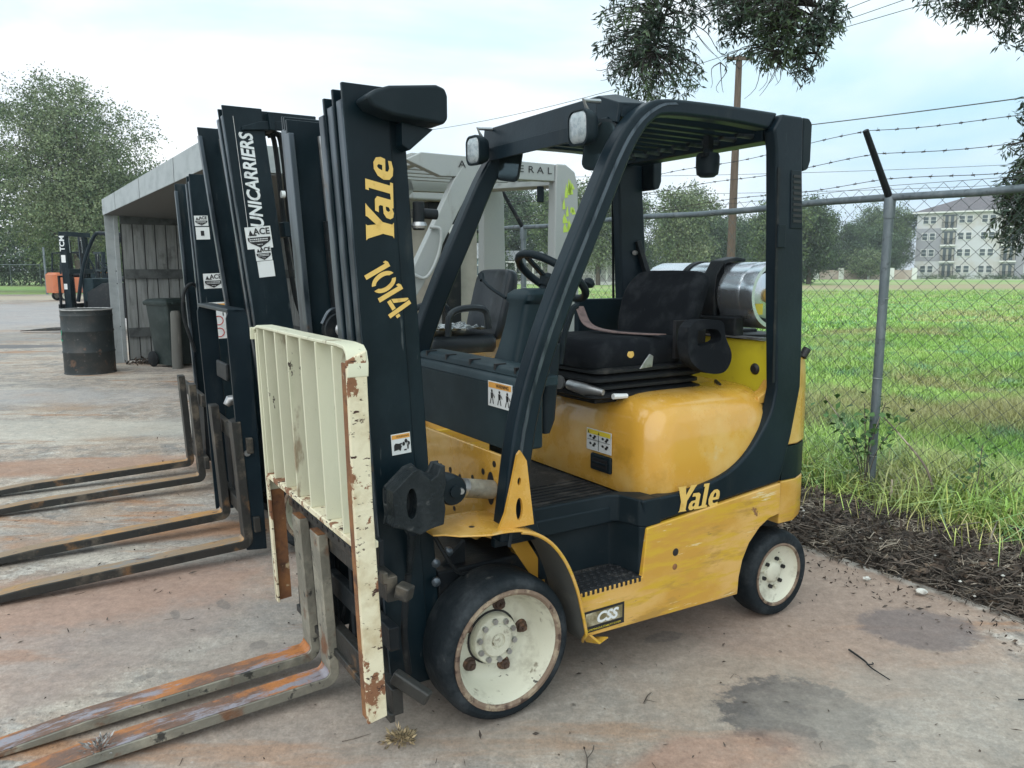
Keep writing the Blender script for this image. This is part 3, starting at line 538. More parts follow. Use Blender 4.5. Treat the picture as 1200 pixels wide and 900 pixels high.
# yellow front frame, fender, floor
ff = MB().prism([(-.40, .52), (.22, .56), (.452, .71), (.452, .925), (-.40, .925)], 'x', -.055, -.04)
ff.build('front_frame_plate', M['yellow'], T1, bevel=.004, smooth=30)
for (y, z, r) in ((.28, .84, .012), (.20, .80, .010), (.10, .78, .011), (.36, .885, .012), (.02, .79, .012), (-.06, .79, .010), (.05, .64, .010), (.14, .60, .010)):
    MB().lathe([(0, .001), (r, .001), (r, 0)], (-.0398, y, z), (1, 0, 0), 12).build('frame_hole', M['ink'], T1, smooth=0)
MB().prism([(p[0], p[1]) for p in ell(.335, .79, .026, .062, 20)], 'x', -.0398, -.0385).build('cylinder_slot', M['ink'], T1, smooth=0)
MB().prism([(-.30, .925), (-.40, .52), (-.4, .38), (-.2, .36), (-.2, .5)], 'x', -.06, -.045).build('inner_frame_plate', M['dark'], T1)
# fender: flat front shelf that curls down behind the wheel
fp = sp2([(.255, .700), (.12, .702), (.02, .700), (-.07, .682), (-.150, .630), (-.215, .545), (-.262, .44), (-.292, .33), (-.315, .235), (-.350, .185)], 4)
rings = []
for i, (x, z) in enumerate(fp):
    j = min(i+1, len(fp)-1); k = max(i-1, 0); tx, tz = fp[j][0]-fp[k][0], fp[j][1]-fp[k][1]; l = math.hypot(tx, tz); nx, nz = -tz/l*-.006, tx/l*-.006
    y1 = .565 if x < .10 else .565-(x-.10)*.55; y0 = .30 if x > -.05 else .36
    y1 = y1 if x < .2 else y1-.02
    if z < .25: y1 -= (.25-z)*1.2
    rings.append([(x, y0, z), (x, y1, z), (x+nx, y1, z+nz), (x+nx, y0, z+nz)])
fe = MB().loft(rings).build('fender', M['yellow'], T1, bevel=.002, smooth=40)
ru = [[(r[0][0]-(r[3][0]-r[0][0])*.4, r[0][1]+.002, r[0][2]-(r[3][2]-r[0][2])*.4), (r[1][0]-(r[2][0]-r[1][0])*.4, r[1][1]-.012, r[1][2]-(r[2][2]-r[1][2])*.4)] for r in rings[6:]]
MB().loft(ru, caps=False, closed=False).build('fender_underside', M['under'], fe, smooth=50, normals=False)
# rolled outer lip of the fender
MB().tube([(r[1][0], r[1][1]-.002, r[1][2]-.002) for r in rings[10:]], .006, 6).build('fender_lip', M['yellow_worn'], fe)
MB().loft([[(-.335, .50, .22), (-.335, .545, .235), (-.345, .545, .235), (-.345, .50, .22)], [(-.355, .50, .185), (-.375, .555, .195), (-.385, .555, .198), (-.365, .50, .188)], [(-.40, .50, .190), (-.42, .55, .205), (-.42, .55, .210), (-.405, .50, .195)]]).build('fender_flap', M['yellow_worn'], fe, smooth=50)
MB().lathe([(0, .002), (.010, .002), (.012, 0)], (.11, .46, .7065), (0, 0, 1), 12).build('fender_hole', M['ink'], fe, smooth=0)
gs, gh = poly_geo([[(.048, .702), (-.095, .702), (-.065, .93), (-.04, .968), (-.028, .955), (-.008, .87), (.02, .76)], ell(-.035, .765, .014, .040, 18), ell(-.035, .862, .008, .014, 14)])
g = MB()
g.add([(v.x, .522, v.y) for v in gs], gh)
o_g = g.build('fender_gusset', M['yellow'], T1, smooth=0, normals=False); sm = o_g.modifiers.new('solid', 'SOLIDIFY'); sm.thickness = .012; sm.offset = -1
MB().prism([(.30, -.02), (.52, -.02)] and [(.05, .60), (.22, .45), (.24, .26), (.05, .26)], 'y', .28, .30).build('inner_fender', M['dark'], T1)
# inner yellow wheel house seen under the fender
MB().prism([(-.30, .25), (-.26, .46), (-.16, .62), (-.02, .68), (.0, .62), (-.12, .56), (-.20, .44), (-.235, .25)], 'y', .30, .345).build('wheel_house', M['yellow'], T1, bevel=.004)
# floor and step well
MB().box((-.70, -.42, .585), (-.06, .395, .655)).build('floor_plate', M['plastic'], T1, bevel=.01)
MB().box((-.685, -.36, .655), (-.10, .375, .664)).build('floor_mat', M['grip'], T1, bevel=.004)
for k in range(9):
    MB().box((-.66, .03+k*.036, .664), (-.14, .05+k*.036, .669)).build('mat_rib', M['grip'], T1, bevel=.002)
well = [(-.60, .52), (-.62, .36), (-.655, .34), (-.70, .34)]
MB().prism([(-.62, .520), (-.60, .508), (-.595, .46), (-.588, .385), (-.57, .362), (-.52, .352), (-.30, .352), (-.24, .352), (-.24, .335), (-.52, .335), (-.60, .342), (-.64, .36), (-.68, .42), (-.68, .52)], 'z', .40, .594).build('step_well', M['plastic'], T1, bevel=.006, smooth=50)
MB().prism([(-.62, .5225), (-.596, .505), (-.588, .46), (-.575, .41), (-.54, .392), (-.30, .390), (-.10, .390), (-.10, .36), (-.60, .36), (-.68, .42), (-.70, .5225)], 'z', .592, .700).build('step_well_top', M['plastic'], T1, bevel=.008, smooth=50)
st = MB().box((-.602, .345, .380), (-.306, .528, .402)).build('step_plate', M['grip'], T1, bevel=.004)
for i in range(8):
    for j in range(5):
        x, y = -.335-i*.034-(j % 2)*.012, .372+j*.034
        MB().lathe([(.011, 0), (.009, .0035), (.006, .0035), (.005, .001), (0, .001)], (x, y, .402), (0, 0, 1), 10).build('grip_stud', M['grip'], st, smooth=30)
for i in range(13): MB().box((-.312-i*.0225, .5275, .384), (-.322-i*.0225, .532, .400)).build('step_tooth', M['grip'], st, smooth=0)

# cowl, dash and steering column
MB().box((-.088, -.40, .935), (-.205, .43, 1.165)).build('cowl', M['cowl'], T1, bevel=.012)
MB().prism([(-.4, .935), (.45, .935), (.452, 1.165), (-.4, 1.165)], 'x', -.086, -.075).build('cowl_face', M['cowl'], T1, bevel=.003)
MB().prism([(-.074, 1.165), (-.082, 1.185), (-.098, 1.196), (-.25, 1.200), (-.25, 1.165)], 'y', -.41, .455).build('cowl_edge', M['cowl'], T1, bevel=.004)
MB().prism([(-.105, 1.196), (-.112, 1.218), (-.125, 1.226), (-.22, 1.228), (-.235, 1.196)], 'y', -.39, .435).build('cowl_vent_panel', M['cowl'], T1, bevel=.005)
for y in (-.32, -.14, .06, .25, .39):
    MB().box((-.108, y-.006, 1.208), (-.155, y+.006, 1.2305)).build('vent_slot', M['ink'], T1, smooth=0)
col = MB().loft([rrect(-.25, .105, .05, .080, .03, .80), rrect(-.27, .105, .055, .085, .03, 1.10), rrect(-.29, .105, .060, .090, .03, 1.215), rrect(-.297, .105, .052, .080, .03, 1.26), rrect(-.325, .105, .050, .072, .03, 1.36), rrect(-.35, .105, .056, .072, .03, 1.440), rrect(-.36, .105, .070, .088, .03, 1.455), rrect(-.368, .105, .072, .090, .03, 1.478), rrect(-.375, .105, .056, .075, .03, 1.495), rrect(-.38, .105, .03, .04, .02, 1.50)])
col.build('column_cover', M['cowl'], T1, smooth=45)
steering(T1, (-.485, .075, 1.545), .62, .155)
MB().tube(smooth_path([(-.30, .02, 1.46), (-.27, -.05, 1.50), (-.26, -.10, 1.535)], 4), .007, 8).build('direction_lever', M['plastic'], T1)
MB().lathe([(.011, 0), (.013, .03), (0, .034)], (-.26, -.10, 1.53), (-.1, -.5, .8), 12).build('lever_knob', M['plastic'], T1)
MB().tube(smooth_path([(-.36, .31, 1.22), (-.37, .32, 1.32), (-.40, .33, 1.42), (-.42, .335, 1.44)], 4), .012, 8).build('brake_lever', M['plastic'], T1)
MB().loft([rrect(-.27, .34, .015, .02, .010, .97), rrect(-.275, .34, .030, .03, .02, 1.02), rrect(-.28, .34, .034, .03, .02, 1.12), rrect(-.30, .34, .026, .022, .014, 1.22), rrect(-.315, .335, .02, .018, .012, 1.30)]).build('side_lever_cover', M['plastic'], T1, smooth=50)
MB().box((-.98, -.44, 1.24), (-1.36, -.40, 1.43)).build('right_side_rail', M['black'], T1, bevel=.006)
MB().box((-.62, -.42, 1.10), (-1.02, -.36, 1.22)).build('lever_console', M['plastic'], T1, bevel=.01)
for k in range(3):
    MB().tube([(-.70-k*.03, -.36+k*.035, 1.2), (-.69-k*.03, -.36+k*.035, 1.31)], .005, 6).build('hydraulic_lever', M['metal'], T1); 

# hood
def hring(z, ix, iy, r, fx=0): 
    x0, x1 = -1.41+ix*.2, -.664-ix-fx
    return rrect((x0+x1)/2, 0, (x1-x0)/2, .500-iy, r, z, 7)
hd = MB().loft([hring(.672, .006, .004, .13), hring(.70, 0, 0, .13), hring(.80, .0, .0, .13), hring(.90, .006, .006, .13), hring(.97, .016, .018, .13), hring(1.01, .032, .036, .14), hring(1.038, .055, .062, .14), hring(1.055, .085, .095, .14), hring(1.064, .13, .135, .13), hring(1.068, .2, .2, .1)])
hd.build('hood', M['yellow'], T1, smooth=60)
MB().bar((-1.235, .30, 1.070), (-1.31, .20, 1.072), .010, .010, up=(0, 0, 1)).build('hood_crease', M['rubber'], T1)
lt = MB().box((-.668, .128, .735), (-.650, .262, .806)).build('hood_latch', M['plastic'], T1, bevel=.008)
MB().box((-.6505, .145, .752), (-.648, .245, .790)).build('latch_recess', M['ink'], lt, smooth=0); MB().box((-.650, .15, .766), (-.643, .24, .776)).build('latch_pull', M['plastic'], lt, bevel=.002)
f_ = dframe((-.6555, .178, .862), (0, 1, 0)) ; f_ = dframe((-.6590, .178, .862), (0, 1, 0))
grid = [[(-.46, -.46), (-.01, -.46), (-.01, -.44), (-.46, -.44)], [(-.46, -.02), (.46, -.02), (.46, 0), (-.46, 0)], [(-.01, -.46), (.01, -.46), (.01, .22), (-.01, .22)]]
ic = [ell(cx+dx, cy+dy, .05, .06, 8) for cx, cy in ((-.25, .12), (.25, .12), (-.25, -.22), (.25, -.22)) for dx, dy in ((-.08, .03), (.05, -.04), (.1, .05))]
sticker('hood_sticker', f_, .165, .092, T1, strip=(.26, 'yellow_s'), icons=grid[1:]+ic+[[(-.02, .28), (.03, .28), (.005, .44)], [(-.44, .28), (-.38, .28), (-.41, .44)]])
# warning sticker on the cowl
def figures(n, y=-.05):
    o = []
    for k in range(n):
        cx = -.32+k*.64/(n-1)
        o += [ell(cx, y+.22, .035, .06, 10), [(cx-.05, y+.15), (cx+.05, y+.15), (cx+.04, y-.08), (cx-.04, y-.08)], [(cx-.05, y-.09), (cx-.02, y-.09), (cx-.06, y-.30), (cx-.09, y-.30)], [(cx+.02, y-.09), (cx+.05, y-.09), (cx+.08, y-.28), (cx+.05, y-.30)], [(cx+.07, y+.12), (cx+.13, y-.02), (cx+.11, y-.04), (cx+.06, y+.06)]]
    return o
cs = dframe((-.0745, .345, 1.128), (0, 1, 0)); o = sticker('warning_sticker', cs, .165, .092, T1, strip=(.24, 'orange_s'), icons=figures(3, -.1))
text('warning_word', 'WARNING', (dplace(cs, .02, .032, .001), cs[1], cs[2], cs[3]), .018, M['ink'], o, bold=.0003, e=.003)

# suspension base, seat and belt
b = MB()
for k in range(4):
    z = 1.048+k*.033; e = .006*(k % 2)
    b.loft([rrect(-.87, 0, .285-e*2, .235-e, .05, z), rrect(-.87, 0, .31-e*2, .262-e, .05, z+.010), rrect(-.87, 0, .31-e*2, .262-e, .05, z+.022), rrect(-.87, 0, .285-e*2, .235-e, .05, z+.033)])
b.build('seat_bellows', M['rubber'], T1, smooth=45)
MB().box((-1.15, -.22, 1.03), (-.60, .22, 1.05)).build('seat_base', M['rubber'], T1, bevel=.006)
seat(T1, -.83, 0, 1.175, M['seat'], h=.325)
MB().tube(smooth_path([(-1.02, -.24, 1.38), (-.95, -.18, 1.33), (-.86, -.02, 1.308), (-.86, .12, 1.302), (-.92, .245, 1.285)], 5), .001, 4)
bl = []
for p in smooth_path([(-.86, -.235, 1.40), (-.83, -.13, 1.325), (-.84, .0, 1.303), (-.87, .14, 1.300), (-.93, .25, 1.300)], 5): bl.append([(p.x+.024, p.y, p.z+.004), (p.x-.024, p.y, p.z+.004), (p.x-.024, p.y, p.z), (p.x+.024, p.y, p.z)])
MB().loft(bl).build('seat_belt', M['belt'], T1, smooth=40)
# hip restraint on the near side of the seat
HRO = [(-.953, 1.338), (-.994, 1.364), (-1.086, 1.366), (-1.147, 1.351), (-1.165, 1.290), (-1.202, 1.224), (-1.199, 1.177), (-1.16, 1.140), (-1.081, 1.140), (-1.002, 1.170), (-.958, 1.215), (-.946, 1.282)]; HRI = [(-1.000, 1.322), (-1.05, 1.328), (-1.107, 1.324), (-1.135, 1.300), (-1.13, 1.272), (-1.06, 1.262), (-1.005, 1.262)]
so = smooth_path([(x, z, 0) for x, z in HRO+[HRO[0]]], 4)[:-1]; si = smooth_path([(x, z, 0) for x, z in HRI+[HRI[0]]], 4)[:-1]
vs, fs = poly_geo([[(p.x, p.y) for p in so], [(p.x, p.y) for p in si]])
hr = MB(); hr.add([(v.x, .325, v.y) for v in vs], fs); HR = hr.build('hip_restraint', M['seat'], T1, smooth=0, normals=False); md = HR.modifiers.new('solid', 'SOLIDIFY'); md.thickness = .062; md.offset = -1 if True else 1
bv = HR.modifiers.new('bevel', 'BEVEL'); bv.width = .016; bv.segments = 4; bv.limit_method = 'ANGLE'
MB().box((-1.15, .268, 1.20), (-.975, .285, 1.36)).build('restraint_web', M['ink'], HR)
MB().lathe([(0, .004), (.018, .004), (.022, 0)], (-1.145, .324, 1.19), (0, 1, 0), 16).build('restraint_pivot', M['ink'], HR)
MB().prism([(-.80, 1.165), (-.87, 1.17), (-.875, 1.215), (-.855, 1.225), (-.83, 1.20)], 'y', .255, .262).build('recline_handle', M['metal'], T1, bevel=.002)
MB().tube([(-.56, .10, 1.10), (-.565, .20, 1.092), (-.60, .275, 1.085)], [.022, .026, .012], 10).build('weight_adjuster', M['metal'], T1)
MB().lathe([(.02, -.012), (.03, 0), (.028, .014), (0, .016)], (-.545, .05, 1.105), (1, .4, 0), 16).build('adjuster_knob', M['metal'], T1)
MB().tube([(-.65, .275, 1.065), (-.72, .278, 1.062)], [.012, .010], 8).build('slide_handle', M['white'], T1)
MB().lathe([(0, .003), (.014, .003), (.02, 0)], (-.76, .2485, 1.232), (0, 1, .2), 12).build('seat_tear', M['letter'], T1)

# rear: counterweight, bright inner panel, gas bottle
counterweight(T1, M['yellow_worn'], M['yellow'], z0=.455, zt=1.19)
MB().prism([(-.44, 1.03), (-.46, 1.20), (-.42, 1.262), (.42, 1.262), (.458, 1.20), (.458, 1.03)], 'x', -1.395, -1.43).build('tank_support_panel', M['lemon'], T1, bevel=.006)
MB().lathe([(0, .012), (.016, .012), (.02, .006), (.026, 0)], (-1.394, .352, 1.135), (1, 0, 0), 18).build('panel_plug', M['ink'], T1)
MB().prism([(-1.40, 1.0), (-1.40, 1.1), (-1.36, 1.055), (-1.30, 1.03), (-1.30, 1.0)], 'y', .40, .46).build('hood_hinge', M['yellow'], T1, bevel=.006)
tk = MB().lathe([(0, .01), (.075, .008), (.08, .0), (.10, .0), (.118, .02), (.118, .035), (.112, .04), (.130, .045), (.146, .06), (.152, .085), (.152, .70), (.146, .725), (.128, .745), (.10, .755), (0, .76)], (-1.545, -.475, 1.455), (0, 1, 0), 48)
tk = tk.build('gas_bottle', M['alu'], T1, smooth=50)
MB().lathe([(.130, 0), (.152, .0), (.153, .045), (.148, .07), (.13, .07)], (-1.545, .245, 1.455), (0, 1, 0), 44).build('bottle_collar', M['alu'], tk, smooth=40)
MB().lathe([(0, .002), (.132, .0)], (-1.545, .278, 1.455), (0, 1, 0), 40).build('bottle_end', M['dark'], tk); MB().cyl((-1.545, .25, 1.455), (-1.545, .31, 1.455), .035, 16).build('valve', M['letter'], tk); MB().box((-1.50, .285, 1.37), (-1.45, .292, 1.42)).build('bottle_tag', M['yellow_s'], tk)
MB().lathe([(.1535, 0), (.1585, .004), (.1585, .036), (.1535, .04)], (-1.545, -.16, 1.455), (0, 1, 0), 44).build('bottle_band', M['dark'], tk, smooth=30)
MB().prism([(-1.40, 1.25), (-1.375, 1.38), (-1.372, 1.46), (-1.385, 1.55), (-1.43, 1.615), (-1.52, 1.632), (-1.58, 1.625), (-1.58, 1.608), (-1.52, 1.612), (-1.44, 1.60), (-1.395, 1.54), (-1.385, 1.46), (-1.40, 1.36), (-1.46, 1.29), (-1.68, 1.29), (-1.68, 1.25)], 'y', .03, .115).build('bottle_cradle', M['dark'], T1, bevel=.008)
MB().box((-1.72, -.28, 1.225), (-1.40, .26, 1.275)).box((-1.43, -.05, 1.27), (-1.37, .25, 1.36)).build('bottle_bracket', M['dark'], T1, bevel=.01)
MB().box((-1.37, .0, 1.268), (-1.42, .40, 1.276)).build('bracket_plate', M['metal'], T1)
MB().cyl((-1.56, .47, 1.19), (-1.585, .475, 1.225), .018, 12).build('filler_cap', M['ink'], T1)
# ---- mast of the front truck
K1 = .058
mast(T1, 2.13, .490, K1, .36, 3, .15, y_right=.28, tz=((2.03, 2.12, 0), (1.35, 1.43, 0), (.75, .83, 0)))
def mx1(x, z): return x + K1*(z-2.13)
def mfr(x, y, z, rot=0, k=K1):
    """decal frame on the near side of the mast: right = back along x, up leaning with the mast"""
    return dframe((x, y, z), (-1, 0, k), (k, 0, 1), rot)
# extra ribs behind the side plate
MB().box((.338, .29, .15), (.282, .348, 2.10)).shear(K1, 2.13).build('mast_rib', M['mast'], T1, bevel=.006)
# winged top cover
wg = MB().loft([[(x, y, z) for x, z in pr] for y, pr in ((.362, [(.395, 2.090), (.36, 2.122), (.05, 2.122), (.02, 2.10), (.02, 1.985), (.30, 1.985), (.37, 2.00), (.40, 2.04)]), (.455, [(.375, 2.086), (.345, 2.105), (.06, 2.105), (.035, 2.09), (.035, 1.99), (.30, 1.99), (.36, 2.01), (.385, 2.04)]))])
wg = MB().prism([(.450, 2.075), (.415, 2.100), (.37, 2.116), (.215, 2.136), (.184, 2.128), (.176, 2.105), (.176, 2.035), (.192, 2.018), (.36, 2.030), (.425, 2.048)], 'y', .36, .455)
wg.build('mast_top_wing', M['plastic'], T1, bevel=.012, seg=3)
MB().prism([(.20, 2.012), (.31, 2.025), (.31, 1.955), (.285, 1.94)], 'y', .30, .40).build('wing_gusset', M['mast'], T1, bevel=.004)
# hose clamp on the mast side
c = MB().cyl((.245, .335, 1.755), (.165, .345, 1.752), .017, 12); c.build('hose_clamp', M['dark'], T1, bevel=.004)
MB().cyl((.235, .35, 1.70), (.235, .35, 1.79), .019, 12).build('clamp_post', M['dark'], T1, bevel=.003); MB().lathe([(.022, 0), (.026, .008), (.022, .02)], (.234, .35, 1.705), (0, 0, 1), 12).build('clamp_collar', M['metal'], T1)
# tilt bracket: cast lug with a window, cylinder and pin
tb, tf = poly_geo([[(0.4083, 0.8822), (0.3404, 0.9393), (0.3186, 0.9452), (0.3039, 0.9284), (0.2778, 0.9032), (0.2551, 0.9141), (0.2404, 0.9427), (0.2256, 0.9452), (0.2238, 0.8822), (0.2325, 0.8486), (0.2256, 0.7982), (0.2325, 0.7478), (0.2812, 0.7411), (0.3186, 0.7268), (0.3665, 0.7520), (0.4117, 0.7688), (0.4048, 0.7982), (0.4100, 0.8486)], ell(.345, .835, .018, .050, 18)])
m = MB(); m.add([(v.x, .43, v.y) for v in tb], tf); o = m.build('tilt_bracket', M['casting'], T1, smooth=0, normals=False); s_ = o.modifiers.new('solid', 'SOLIDIFY'); s_.thickness = .066; s_.offset = -1
b_ = o.modifiers.new('bevel', 'BEVEL'); b_.width = .007; b_.segments = 3; b_.limit_method = 'ANGLE'
ob = [(0.4083, 0.8822), (0.3404, 0.9393), (0.3186, 0.9452), (0.3039, 0.9284), (0.2778, 0.9032), (0.2551, 0.9141), (0.2404, 0.9427), (0.2256, 0.9452), (0.2238, 0.8822), (0.2325, 0.8486), (0.2256, 0.7982), (0.2325, 0.7478), (0.2812, 0.7411), (0.3186, 0.7268), (0.3665, 0.7520), (0.4117, 0.7688), (0.4048, 0.7982), (0.4100, 0.8486), (0.4083, 0.8822)]
MB().tube([(x, .430, z) for x, z in ob], .0075, 8).build('bracket_rim', M['casting'], T1)
MB().tube([(x, .430, z) for x, z in ell(.345, .835, .021, .053, 18)]+[(.37, .43, .835)], .006, 8).build('window_rim', M['casting'], T1)
MB().strip([(0.3143, 0.9410), (0.3012, 0.8822), (0.3073, 0.8234), (0.3012, 0.7646), (0.3143, 0.7310)], [(0.2551, 0.9074), (0.2490, 0.8822), (0.2464, 0.8234), (0.2490, 0.7646), (0.2551, 0.7478)], 'y', .428, .446).build('bracket_web', M['casting'], T1, bevel=.012, seg=3)
MB().prism([(0.3926, 0.8822), (0.4013, 0.8486), (0.3943, 0.7982), (0.4013, 0.7772), (0.3752, 0.7646), (0.3769, 0.7982), (0.3709, 0.8486), (0.3795, 0.8738)], 'y', .428, .444).build('bracket_rib', M['casting'], T1, bevel=.006)
MB().tube([(.30, .36, .72), (.305, .405, .70), (.30, .362, .55)], [.02, .018, .01], 8).build('bracket_foot', M['casting'], T1)
MB().cyl((.205, .37, .84), (.12, .37, .826), .044, 20).build('tilt_clevis', M['dark'], T1, bevel=.008)
MB().lathe([(.048, -.09), (.052, -.06), (.052, -.012), (.046, 0), (.02, .002), (.02, .010), (0, .011)], (.158, .43, .832), (0, 1, 0), 24).build('tilt_pin', M['plastic'], T1)
MB().lathe([(0, .008), (.010, .008), (.012, 0)], (.135, .432, .830), (0, 1, 0), 10).build('pin_grease_cap', M['metal'], T1)
MB().cyl((.13, .36, .827), (.075, .36, .815), .034, 20).build('tilt_rod', M['metal'], T1)
MB().cyl((.085, .36, .817), (-.034, .36, .792), .034, 20).build('tilt_cylinder', M['rust'] if False else M['fork'], T1, bevel=.004)
# low black frame bits and hoses beside the mast foot
MB().box((.24, .10, .18), (.05, .33, .46)).build('axle_mount', M['dark'], T1, bevel=.015)
MB().tube(smooth_path([(.22, .36, .70), (.18, .40, .60), (.12, .38, .52), (.06, .36, .50)], 4), .007, 6).build('brake_hose', M['rubber'], T1)
for p in ((.19, .34, .56), (.15, .36, .60), (.20, .36, .50)): MB().lathe([(.016, 0), (.016, .015), (.008, .02), (0, .022)], p, (.3, 1, 0), 10).build('fitting', M['edge'], T1)
# lettering and sign on the mast
yale(mfr(.375, .3602, 1.782, PI/2, 0), .094, T1, M['letter'], sx=1.32)
for ch, (x, z) in zip('1014', ((.388, 1.569), (.366, 1.533), (.345, 1.497), (.320, 1.456))):
    f = mfr(x, .3602, z, math.radians(-58 if ch != '1' else -62), 0)
    if ch == '0':
        vs, fs = poly_geo([ell(.001, 0, .028, .044, 20, -PI/2+.16, PI/2-.10)+ell(.001, 0, .014, .030, 16, PI/2-.2, -PI/2+.26)]); vs2, fs2 = poly_geo([ell(-.003, 0, .028, .044, 20, PI/2+.16, 3*PI/2-.10)+ell(-.003, 0, .014, .030, 16, 3*PI/2-.2, PI/2+.26)])
        q = MB(); q.add([dplace(f, v.x, v.y, .003) for v in vs], fs); q.add([dplace(f, v.x, v.y, .003) for v in vs2], fs2); q.build('stencil_digit', M['letter'], T1, smooth=0, normals=False)
    elif ch == '1':
        lp = [[(-.0075, -.046), (.0075, -.046), (.0075, .046), (-.0075, .046)], [(-.0075, .046), (-.015, .040), (-.015, .030), (-.0075, .034)]]
        q = MB()
        for l in lp: q.add([dplace(f, u, v, .003) for u, v in l], [tuple(range(len(l)))])
        q.build('stencil_digit', M['letter'], T1, smooth=0, normals=False)
    else:
        lp = [[(.004, -.044), (.018, -.044), (.018, .044), (.004, .044)], [(-.032, -.024), (.001, -.024), (.001, -.010), (-.032, -.010)], [(.021, -.024), (.031, -.024), (.031, -.010), (.021, -.010)], [(-.032, -.007), (-.017, -.007), (.001, .030), (.001, .044), (-.004, .044)]]
        q = MB()
        for l in lp: q.add([dplace(f, u, v, .003) for u, v in l], [tuple(range(len(l)))])
        q.build('stencil_digit', M['letter'], T1, smooth=0, normals=False)
hand = [[(-.40, -.30), (-.38, -.02), (-.30, .06), (-.12, .02), (.02, .05), (.04, -.02), (-.04, -.05), (.02, -.12), (-.02, -.20), (-.06, -.34), (-.16, -.26)]] + [ell(.12+.13*k, -.02+.13*(k % 2), .075, .10, 12) for k in range(3)] + [[(.30, -.3), (.36, -.3), (.36, .1), (.30, .1)], [(.12, -.35), (.26, -.35), (.26, -.28), (.12, -.28)]]
wf = mfr(.319, .3602, 1.003); o = sticker('pinch_warning', wf, .068, .070, T1, strip=(.26, 'orange_s'), icons=hand)
text('warning_word', 'WARNING', (dplace(wf, .006, .025, .001), wf[1], wf[2], wf[3]), .0095, M['ink'], o, e=.003)
# hose reel between the channels
MB().lathe([(.03, .0), (.055, .0), (.058, .01), (.05, .014), (.05, .03), (.058, .034), (.055, .044), (.03, .044)], (.432, .10, 1.372), (0, 1, 0), 28).build('hose_pulley', M['dark'], T1)
MB().lathe([(0, .01), (.012, .01), (.022, .004), (.024, 0)], (.432, .146, 1.372), (0, 1, 0), 18).build('pulley_pin', M['metal'], T1)
MB().tube(smooth_path([(.492, .12, 1.392), (.462, .12, 1.437), (.412, .12, 1.437), (.372, .12, 1.402)], 4), .006, 6).build('pulley_guard', M['edge'], T1)
# carriage and load backrest
KB = .03
def cshear(mb): return mb.shear(KB, .25)
cshear(MB().box((.425, -.40, .565), (.462, .58, .645)).box((.455, -.40, .625), (.474, .58, .662))).build('carriage_bar', M['fork_dark'], T1, bevel=.004)
cshear(MB().box((.425, -.40, .185), (.462, .575, .275)).box((.455, -.40, .165), (.474, .575, .195))).build('carriage_bar', M['fork_dark'], T1, bevel=.004)
cshear(MB().box((.395, -.36, .36), (.43, .50, .44))).build('carriage_crossplate', M['dark'], T1, bevel=.004)
for y in (-.33, -.12, .13, .33): cshear(MB().box((.40, y, .16), (.425, y+.03, .66))).build('carriage_upright', M['dark'], T1, bevel=.003)
for i in range(16):
    y = -.34+i*.058; MB().box((.4735, y, .648), (.4765, y+.02, .660)).shear(KB, .25).build('carriage_notch', M['ink'], T1, smooth=0)
MB().bar((.44, .585, .605), (.412, .622, .595), .045, .045, up=(0, 0, 1)).build('bar_stub', M['fork_dark'], T1, bevel=.006)
MB().bar((.45, .560, .315), (.372, .650, .255), .045, .035, up=(0, 0, 1)).build('lower_bar_end', M['fork_dark'], T1, bevel=.008)
for q in range(22):   # clutter of hoses and rods seen through the carriage
    y = -.28+q*.033; a = Vector((.36+.03*math.sin(q*2.3), y, .22)); b_ = Vector((.35+.03*math.cos(q*1.7), y+.03*math.sin(q), .58))
    if q % 3 == 0: MB().tube(smooth_path([a, (a+b_)/2+Vector((.03*math.sin(q), .02, 0)), b_], 4), .008+.004*(q % 2), 8).build('carriage_hose', M['rubber'] if q % 2 else M['dark'], T1)
# posts
pR = MB().prism([(.495, .235), (.548, .225), (.585, 1.30), (.578, 1.338), (.55, 1.352), (.51, 1.353), (.50, 1.34)], 'y', .592, .606)
pR = MB().strip([(.492, .215), (.520, .90), (.528, 1.345)], [(.556, .205), (.580, .90), (.588, 1.318)], 'y', .592, .607).build('backrest_post', M['cream_rust'], T1, bevel=.004)
MB().strip([(.556, .215), (.580, .90), (.588, 1.31)], [(.549, .215), (.573, .90), (.581, 1.31)], 'y', .560, .5925).build('post_flange', M['rust'], T1, bevel=.002)
MB().strip([(.492, .235), (.512, .76), (.530, 1.345)], [(.554, .23), (.572, .76), (.588, 1.33)], 'y', -.410, -.396).build('backrest_post', M['cream'], T1, bevel=.003)
MB().strip([(.554, .23), (.573, .76)], [(.545, .23), (.564, .76)], 'y', -.396, -.370).build('post_flange', M['cream_rust'], T1, bevel=.002)
MB().strip([(.4915, .235), (.505, .70)], [(.5545, .23), (.570, .70)], 'y', -.3955, -.3925).build('post_rust', M['rust'], T1)
# top bar with a rounded near corner and a down-turned far end
tb_ = []
for y, z in ((-.425, 1.348), (-.38, 1.362), (-.2, 1.362), (0, 1.360), (.3, 1.360), (.50, 1.362), (.565, 1.358), (.592, 1.342), (.607, 1.31), (.6085, 1.27)):
    d = .012; tb_.append((y, z))
rings = []
for i, (y, z) in enumerate(tb_):
    j = min(i+1, len(tb_)-1); k = max(i-1, 0); ty, tz = tb_[j][0]-tb_[k][0], tb_[j][1]-tb_[k][1]; l = math.hypot(ty, tz); ny, nz = tz/l*.011, -ty/l*.011
    sag = .018*math.sin(PI*(i)/(len(tb_)-1)); dx = .032*(z-1.36)
    rings.append([(.526+dx-sag*.5, y, z), (.590+dx-sag*.5, y, z), (.590+dx-sag*.5, y+ny, z+nz), (.526+dx-sag*.5, y+ny, z+nz)])
MB().loft(rings).build('backrest_top_bar', M['cream'], T1, bevel=.003, smooth=50)
MB().box((.54, -.428, 1.305), (.60, -.416, 1.352)).build('top_bar_lip', M['cream'], T1, bevel=.002)
